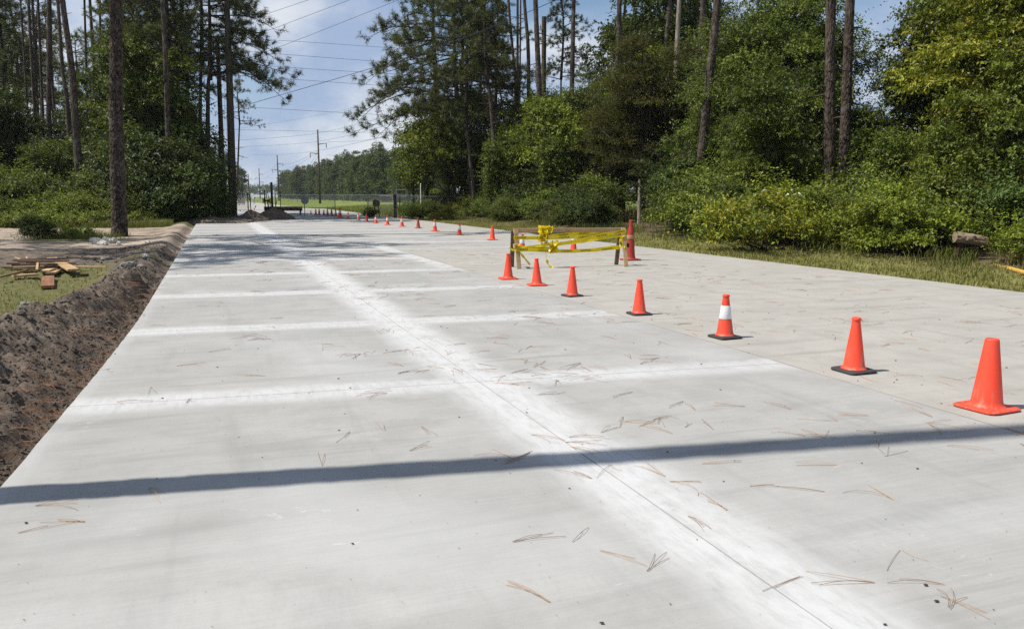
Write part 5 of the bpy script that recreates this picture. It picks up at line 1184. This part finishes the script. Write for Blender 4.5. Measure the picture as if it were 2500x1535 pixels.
board(cr3(950, 670), cr3(1020, 635), 0.02, 0.02, 'old_wood', 'thin twig-like lath beside the small dark block')

def rock_geo(rng, n=2, flat=0.6):
    phi = (1 + 5 ** .5) / 2; V = [(-1, phi, 0), (1, phi, 0), (-1, -phi, 0), (1, -phi, 0), (0, -1, phi), (0, 1, phi), (0, -1, -phi), (0, 1, -phi), (phi, 0, -1), (phi, 0, 1), (-phi, 0, -1), (-phi, 0, 1)]
    F = [(0, 11, 5), (0, 5, 1), (0, 1, 7), (0, 7, 10), (0, 10, 11), (1, 5, 9), (5, 11, 4), (11, 10, 2), (10, 7, 6), (7, 1, 8), (3, 9, 4), (3, 4, 2), (3, 2, 6), (3, 6, 8), (3, 8, 9), (4, 9, 5), (2, 4, 11), (6, 2, 10), (8, 6, 7), (9, 8, 1)]
    V = [np.array(v, float) / np.linalg.norm(v) for v in V]
    for _ in range(n - 1):
        new = []; cache = {}
        def mid(a, b):
            k = (min(a, b), max(a, b))
            if k not in cache: V.append(nrm(V[a] + V[b])); cache[k] = len(V) - 1
            return cache[k]
        for a, b, c in F: x, y, z = mid(a, b), mid(b, c), mid(c, a); new += [(a, x, z), (b, y, x), (c, z, y), (x, y, z)]
        F = new
    V = np.array(V); pl = sph(rng, 7)
    for p in pl: d = V @ p; V = V - np.outer(np.maximum(0, d - rng.uniform(0.55, 0.8)), p)
    V = V * (1 + 0.08 * rng.normal(size=(len(V), 1))); return V * np.array([1, rng.uniform(.6, .9), flat]), np.array(F)
def rock(xd, yd, size, mat, label, seed, flat=0.6, group='stones on the dirt'):
    p = g(xd, yd, 0.05); z = float(bank_z(p[0], p[1])); V, F = rock_geo(np.random.default_rng(seed), 3, flat); o = mk('stone', V * size, F, M[mat]); o.location = (p[0], p[1], z + size * flat * 0.35); o.rotation_euler = (0, 0, seed * 1.7); tag(o, label, 'stone', group)
rock(62, 743, 0.17, 'rock', 'squarish grey concrete lump on the near soil bank', 1, 0.65)
rock(312, 655, 0.18, 'rock', 'long grey stone lump beside the long batten', 2, 0.5)
rock(340, 656, 0.09, 'rock', 'small dark stone right of the long grey lump', 3)
rock(259, 622, 0.16, 'rock', 'pale round stone on the bare soil behind the planks', 4)
rock(352, 630, 0.12, 'rock_white', 'small white stone near the slab edge behind the bank', 5)
for i, (a, b, s) in enumerate([(233, 582, .22), (258, 577, .20), (273, 579, .2), (243, 585, .18), (285, 583, .15), (228, 576, .17)]):
    rock(a, b, s, 'rock_white', ordinal(i) + ' from left of the white stones at the pine foot' if False else ['largest white stone left of the pine foot', 'white stone in the middle of the heap at the pine foot', 'white stone nearest the pine trunk', 'low white stone in front of the heap at the pine foot', 'small white stone touching the pine trunk', 'white stone at the back left of the heap'][i], 10 + i, 0.7, 'white stones at the pine foot')
rock(355, 583, 0.10, 'rock_white', 'lone white stone on the sand right of the pine', 21)
rock(115, 832, 0.07, 'rock_white', 'small pale stone in the grass behind the soil bank', 22) if False else None

def lying_log():
    p = at(2335, 577, 17.8); e = empty('log', (p[0], p[1], p[2])); a, b = np.array([-0.32, 0.05, 0.06]), np.array([0.32, -0.05, -0.04])
    V, F, b3 = trunk_geo([a, (a + b) / 2 + np.array([0, 0, .01]), b], 0.12, 0.10, 20, 24, 0.02, 5, 0.0); mk('trunk', V, F, M['log'], e, smooth=False)
    for c, r in ((a, .12), (b, .10)): v, f = MB().lathe([(r * .99, -.004), (r * .7, .004), (r * .1, .0)], 14).arrays(); v = np.stack([v[:, 2], v[:, 0], v[:, 1]], 1) + c; mk('cut_end', v, f, M['log'], e)
    for x in (-.22, .12): MB().bar((x, 0.05, -p[2]), (x + .02, 0.02, -0.06), .1, .1, (0, 1, 0)).build('support', M['dark_wood'], e)
    tag(e, 'bare weathered log lying raised among the right-hand brambles', 'log')
lying_log()
a, b = g(2388, 642), g(2475, 664); MBp = MB().tube([(0, 0, 0.03), *( [tuple(((b - a) * .5) + np.array([0, 0, .05]))]), tuple((b - a) + np.array([0, 0, .04]))], 0.045, 10)
o = MBp.build('fallen_pole', M['yellow_wood'], smooth=True); o.location = (a[0], a[1], 0.0); tag(o, 'yellow-ochre pole lying in the grass at the right edge', 'pole')

# dirt mounds by the gate
def mound(xd, yd, w, d, h, seed, label):
    c = g(xd, yd); n = 90; a = np.linspace(-1, 1, n); X, Y = np.meshgrid(a, a, indexing='ij'); r = np.sqrt(X ** 2 + Y ** 2)
    z = h * np.clip(1 - r, 0, 1) ** 0.85 * (0.75 + 0.6 * fbm(X * 2.5 + seed, Y * 2.5, seed, 4)) + 0.10 * (fbm(X * 9, Y * 9 + seed, seed + 3, 4, .6) - .5) * sstep(1 - r, 0, .25) - 0.08 * sstep(r, .85, 1.0)
    i, j = np.meshgrid(np.arange(n - 1), np.arange(n - 1), indexing='ij'); k = i * n + j; F = np.stack([k, k + n, k + n + 1, k + 1], -1).reshape(-1, 4)
    o = mk('dirt_mound', np.stack([X * w, Y * d, z], -1), F, M['dirt'], smooth=True, attrs={'zone': np.zeros((n * n, 3)) + np.array([0, 0.06, 0])}); o.location = (c[0], c[1], 0.0); tag(o, label, 'dirt mound', 'dirt mounds by the gate')
mound(604, 531, 1.25, 1.2, 0.60, 3, 'dark dirt mound with a small orange cone on it')
mound(658, 527.5, 1.5, 1.3, 0.72, 5, 'dirt mound spilling onto the slab in front of the gate posts')
mound(505, 536, 2.4, 1.3, 0.34, 9, 'low dark dirt heap left of the thick utility pole')
mound(557, 534, 1.6, 1.2, 0.32, 11, 'low dirt heap at the foot of the thick utility pole')
pm = g(604, 531); cone(gx(604.6, pm[1] + .3), pm[1] + 0.3, PLO, 'small orange cone perched on the dirt mound by the gate', 0.85, 0.2, z=at(604, 515, pm[1] + .3)[2], group='traffic cones set out along the slab edge')

# ------------------------------------------------------------------ air: thin even haze round the whole place
m = Mat('haze'); m.n.remove(m.b); pv = m.node('ShaderNodeVolumePrincipled'); pv.inputs['Color'].default_value = (0.86, 0.92, 1.0, 1); pv.inputs['Density'].default_value = HAZE; pv.inputs['Anisotropy'].default_value = 0.2
m.l.new(pv.outputs[0], m.n['Material Output'].inputs['Volume'])
if HAZE > 0: tag(MB().box((0, 500, 16.5), (1860, 1680, 36)).build('haze', m.m), 'thin pale summer haze in the air', 'haze', kind='stuff')
# ------------------------------------------------------------------ grass, weeds, litter
def blades(name, P, hmin, hmax, w, mat, label, seed, lean=0.5, cat='grass'):
    rng = np.random.default_rng(seed); n = len(P); a = rng.random(n) * 6.283; h = rng.uniform(hmin, hmax, n); d = np.stack([np.cos(a), np.sin(a), np.zeros(n)], 1)
    s = np.stack([-np.sin(a), np.cos(a), np.zeros(n)], 1) * (w * rng.uniform(.6, 1.3, n))[:, None]; ln = rng.uniform(0.1, lean, n) * h; up = np.array([0, 0, 1.0])
    mid = P + d * (ln * .35)[:, None] + up * (h * .6)[:, None]; tip = P + d * ln[:, None] + up * (h * rng.uniform(.75, 1, n))[:, None]
    V = np.stack([P - s / 2, P + s / 2, mid + s * .35, tip, mid - s * .35], 1).reshape(-1, 3); k = np.arange(n) * 5
    F5 = [np.stack([k, k + 1, k + 2, k + 4], 1), np.stack([k + 4, k + 2, k + 3], 1)]; fv = np.stack([rng.random(n), fbm(P[:, 0] * 1.5, P[:, 1] * 1.5, 4), rng.random(n)], 1)
    tag(mk(name, V, F5, M[mat], attr=np.vstack([fv, fv])), label, cat, kind='stuff')
rng = np.random.default_rng(77)
s_ = rng.uniform(6, 50, 170000); d_ = rng.uniform(0.03, 1, 170000) ** 1.0 * 13; keepn = rng.random(170000) < np.clip(1.5 / (1 + (s_ / 9) ** 1.5), 0.12, 1)
s_, d_ = s_[keepn], d_[keepn]; t_ = t_left(s_) - d_; gr, sa, ne = zones(s_, t_); ok = rng.random(len(s_)) < sstep(gr, 0.35, 0.9) * (0.25 + 0.75 * sstep(fbm(s_ * 2.2, t_ * 2.2, 88), 0.35, 0.6))
s_, t_ = s_[ok], t_[ok]; P = np.stack([U[0] * s_ + VV[0] * t_, U[1] * s_ + VV[1] * t_, berm_h(s_, t_) - 0.01], 1)
ok = (P[:, 0] / P[:, 1] > -0.72) & (P[:, 1] < 44); P = P[ok]
blades('grass', P, 0.03, 0.095, 0.013, 'verge', 'short mown lawn grass on the left', 1, 0.9)
n = 80000; s_ = 6 + 70 * rng.random(n) ** 1.7; t_ = 11.98 + (15.2 - 11.98) * rng.random(n); ok = (rng.random(n) < 0.35 + 0.65 * sstep(fbm(s_ * .8, t_ * 1.5, 6), .35, .55)) & (rng.random(n) < sstep(t_, 11.9, 12.5)); s_, t_ = s_[ok], t_[ok]
P = np.stack([U[0] * s_ + VV[0] * t_, U[1] * s_ + VV[1] * t_, -0.06 + 0.25 * sstep(t_, 13, 18)], 1); ok = P[:, 0] / P[:, 1] < 0.72; P = P[ok]
blades('grass', P, 0.04, 0.12, 0.016, 'verge', 'short rough grass verge along the right road edge', 2, 0.9)
# taller weeds and straw at the wood edges
n = 12000; s_ = rng.uniform(8, 66, n); t_ = rng.normal(15.5, 0.6, n); ok = fbm(s_ * .6, t_ * .6, 16) > 0.5; s_, t_ = s_[ok], t_[ok]
P = np.stack([U[0] * s_ + VV[0] * t_, U[1] * s_ + VV[1] * t_, -0.06 + 0.25 * sstep(t_, 13, 18)], 1); blades('tall_weeds', P, 0.12, 0.45, 0.02, 'grass', 'taller weeds and grass along the foot of the right wood', 3, 0.6, 'weeds')
n = 3500; P = np.stack([gx(0, 1) * 0 + rng.uniform(1.5, 9, n), rng.uniform(39, 46, n), np.full(n, 0.1)], 1); blades('dry_stalks', P, 0.5, 1.3, 0.022, 'dry_grass', 'dry brown stalks standing in front of the brown cedar', 4, 0.25, 'weeds')
n = 2600; xy = rng.normal(size=(n, 2)) * np.array([.45, .35]) + np.array([11.3, 16.6]); P = np.column_stack([xy, np.full(n, 0.0)]); blades('grass_clump', P, 0.3, 0.95, 0.012, 'dry_grass', 'tall straw-coloured grass clump at the right edge', 5, 0.7, 'weeds')
n = 30000; P = np.stack([rng.uniform(-34, -14, n), rng.uniform(38.6, 42, n), np.full(n, -0.03)], 1); s2, t2 = to_st(P[:, 0], P[:, 1]); P = P[t2 < -2.0]; blades('tall_weeds', P, 0.10, 0.5, 0.018, 'grass', 'bright weeds along the foot of the left wood', 6, 0.6, 'weeds')
n = 2500; P = np.column_stack([rng.normal(-15.7, 0.7, n), rng.normal(29.0, 0.5, n)]); P = np.column_stack([P, bank_z(P[:, 0], P[:, 1])]); blades('tall_weeds', P, 0.08, 0.35, 0.014, 'grass', 'weeds growing round the foot of the lone pine', 7, 0.7, 'weeds')
n = 50000; X_ = rng.uniform(-22, 0, n); Y_ = rng.uniform(62, 120, n); s2, t2 = to_st(X_, Y_); ok = t2 > 12.4; P = np.column_stack([X_, Y_, np.full(n, -0.05)])[ok]; blades('grass', P, 0.10, 0.45, 0.03, 'grass', 'long field grass beyond the gate', 8, 0.6)
o = plant('shrub', 'dark', BU, -16.6, 28.2, 0.32, z=float(bank_z(-16.6, 28.2)), cat='bush'); tag(o, 'small dark leafy heap left of the white stones', 'bush')
o = plant('shrub', 'low', BU, -15.7, 28.9, 0.7, z=float(bank_z(-15.7, 28.9)), cat='bush'); tag(o, 'leafy weed growing behind the white stones', 'bush')
for i, (xd, Y, sc) in enumerate([(985, 53.5, .5), (1012, 53, .55), (1040, 53, .6), (1065, 52, .6)]):
    tag(plant('shrub', ('mid', 'bright', 'mid', 'yellow')[i], BU, gx(xd, Y), Y, sc, z=-0.05, cat='bush'), ordinal(i) + ' shrub from the left along the fence right of the gate', 'bush', 'shrubs along the fence')
o = plant('shrub', 'mid', BU, gx(893, 56.5), 56.5, 0.36, z=-0.05, cat='bush'); tag(o, 'small round shrub at the foot of the short fence panel', 'bush')

# soil clods
rng = np.random.default_rng(15); V0 = []; F0 = []; off = 0; base_v, base_f = rock_geo(rng, 1, 0.8); nv = len(base_v)
n = 3200; s_ = 3 + 23 * rng.random(n) ** 1.2; d_ = 0.10 + np.abs(rng.normal(0.9, 0.75, n)); t_ = t_left(s_) - d_; gr, sa, ne = zones(s_, t_); ok = gr < 0.3; s_, t_ = s_[ok], t_[ok]; n = len(s_)
sz = 0.007 + 0.050 * rng.random(n) ** 7; P = np.stack([U[0] * s_ + VV[0] * t_, U[1] * s_ + VV[1] * t_, berm_h(s_, t_) + sz * .2], 1); th = rng.random(n) * 6.283; ct, sn = np.cos(th), np.sin(th)
Bv = base_v[None] * (1 + .25 * rng.normal(size=(n, nv, 1))) * sz[:, None, None]; Vr = np.stack([Bv[..., 0] * ct[:, None] - Bv[..., 1] * sn[:, None], Bv[..., 0] * sn[:, None] + Bv[..., 1] * ct[:, None], Bv[..., 2]], -1) + P[:, None]
tag(mk('soil_clods', Vr.reshape(-1, 3), (base_f[None] + (np.arange(n) * nv)[:, None, None]).reshape(-1, 3), M['clod']), 'loose soil clods scattered over the dug bank', 'soil', kind='stuff')
oc_v = np.array([(1, 0, 0), (-1, 0, 0), (0, 1, 0), (0, -1, 0), (0, 0, .8), (0, 0, -.8)], float); oc_f = np.array([(0, 2, 4), (2, 1, 4), (1, 3, 4), (3, 0, 4), (2, 0, 5), (1, 2, 5), (3, 1, 5), (0, 3, 5)])
n = 16000; s_ = 3 + 14 * rng.random(n) ** 1.2; d_ = -0.05 + np.abs(rng.normal(0.55, 0.5, n)); t_ = t_left(s_) - d_; gr, sa, ne = zones(s_, t_); ok = (gr < 0.4) & (d_ > 0.02); s_, t_, d_ = s_[ok], t_[ok], d_[ok]; n = len(s_)
sz = 0.004 + 0.018 * rng.random(n) ** 3; zz = np.where(d_ > 0.0, berm_h(s_, t_), 0.004); P = np.stack([U[0] * s_ + VV[0] * t_, U[1] * s_ + VV[1] * t_, zz + sz * .3], 1)
Bv = oc_v[None] * (1 + .3 * rng.normal(size=(n, 6, 1))) * sz[:, None, None]
tag(mk('soil_crumbs', (Bv + P[:, None]).reshape(-1, 3), (oc_f[None] + (np.arange(n) * 6)[:, None, None]).reshape(-1, 3), M['clod']), 'fine soil crumbs over the dug bank and slab edge', 'soil', kind='stuff')
# dark bits on the concrete
n = 1300; s_ = 1.5 + 16 * rng.random(n) ** 1.6; t_ = rng.uniform(-1.0, 9.0, n); sz = 0.0020 + 0.0075 * rng.random(n) ** 7
P = np.stack([U[0] * s_ + VV[0] * t_, U[1] * s_ + VV[1] * t_, 0.004 + sz * .25], 1); Bv = base_v[None] * (1 + .12 * rng.normal(size=(n, nv, 1))) * sz[:, None, None] * np.array([1.4, 1, .6])
tag(mk('bark_bits', (Bv + P[:, None]).reshape(-1, 3), (base_f[None] + (np.arange(n) * nv)[:, None, None]).reshape(-1, 3), M['bit']), 'dark bark crumbs and pebbles lying on the concrete', 'litter', kind='stuff')
# fallen pine needles
def needles(name, cx, cy, cz, n_per, seed, label, spread=0.05, w=0.0018, Lr=(0.12, 0.26), z_amp=0.012):
    rng = np.random.default_rng(seed); n = len(cx); A = rng.random(n) * np.pi * 2; Vs = []; m = 7; f = np.linspace(0, 1, m)
    for k in range(n_per):
        use = rng.random(n) < (1.0 if k < 2 else 0.55); c = np.stack([cx, cy], 1)[use] + rng.normal(size=(use.sum(), 2)) * spread * (0.08 if k < 3 else 1)
        a = A[use] + rng.normal(size=use.sum()) * (0.13 if k < 3 else 0.8) * (1 + 4 * (rng.random(use.sum()) < 0.07)); L = rng.uniform(*Lr, use.sum()); curv = rng.normal(size=use.sum()) * 0.20 * (1 + 3 * (rng.random(use.sum()) < 0.10))
        ang = a[:, None] + curv[:, None] * f[None] ; step = L[:, None] / (m - 1); px = c[:, 0, None] + np.concatenate([np.zeros((len(c), 1)), np.cumsum(np.cos(ang[:, 1:]) * step, 1)], 1); py = c[:, 1, None] + np.concatenate([np.zeros((len(c), 1)), np.cumsum(np.sin(ang[:, 1:]) * step, 1)], 1)
        z = cz[use][:, None] + 0.003 + z_amp * rng.random((len(c), 1)) * np.sin(f * np.pi)[None]; P = np.stack([px, py, z], -1); sd = np.stack([-np.sin(ang), np.cos(ang), np.zeros_like(ang)], -1) * (w / 2); up = np.array([0, 0, w * 0.9])
        Vs.append(np.stack([P - sd, P + up, P + sd], 2).reshape(-1, m * 3, 3))
    V = np.concatenate(Vs); q = len(V); Fl = np.array([[3 * i + j, 3 * i + (j + 1), 3 * i + 3 + (j + 1), 3 * i + 3 + j] for i in range(m - 1) for j in range(2)]); F = (Fl[None] + (np.arange(q) * m * 3)[:, None, None]).reshape(-1, 4)
    fv = np.repeat(np.stack([rng.random(q), rng.random(q), rng.random(q)], 1), len(Fl), 0)
    tag(mk(name, V.reshape(-1, 3), F, M['dead_needle'], attr=fv), label, 'pine needles', kind='stuff')
n = 2200; s_ = 1.6 + 26 * rng.random(n) ** 1.3; t_ = np.where(rng.random(n) < 0.35, rng.uniform(-0.95, 3, n), rng.uniform(2.0, 11, n)); ok = (rng.random(n) < np.where(t_ < 2.5, 0.55, 1.0)) & (rng.random(n) < 0.10 + 0.9 * sstep(fbm(s_ * 1.1, t_ * 1.1, 83), 0.50, 0.66)); s_, t_ = s_[ok], t_[ok]
needles('pine_needles', U[0] * s_ + VV[0] * t_, U[1] * s_ + VV[1] * t_, np.zeros(len(s_)), 3, 31, 'fallen brown pine needles scattered over the slabs')
n = 60; s_ = rng.uniform(5, 22, n); t_ = rng.uniform(0, 10.5, n); needles('pine_needles', U[0] * s_ + VV[0] * t_, U[1] * s_ + VV[1] * t_, np.zeros(n), 12, 32, 'little drifts of matted pine needles on the slabs', 0.07)
n = 700; s_ = 2.5 + 12 * rng.random(n) ** 1.3; d_ = 0.05 + np.abs(rng.normal(0, 0.45, n)); t_ = t_left(s_) - d_; needles('pine_needles', U[0] * s_ + VV[0] * t_, U[1] * s_ + VV[1] * t_, berm_h(s_, t_), 3, 33, 'reddish pine needles lying in the trench beside the slabs', 0.05, w=0.0018, z_amp=0.03)
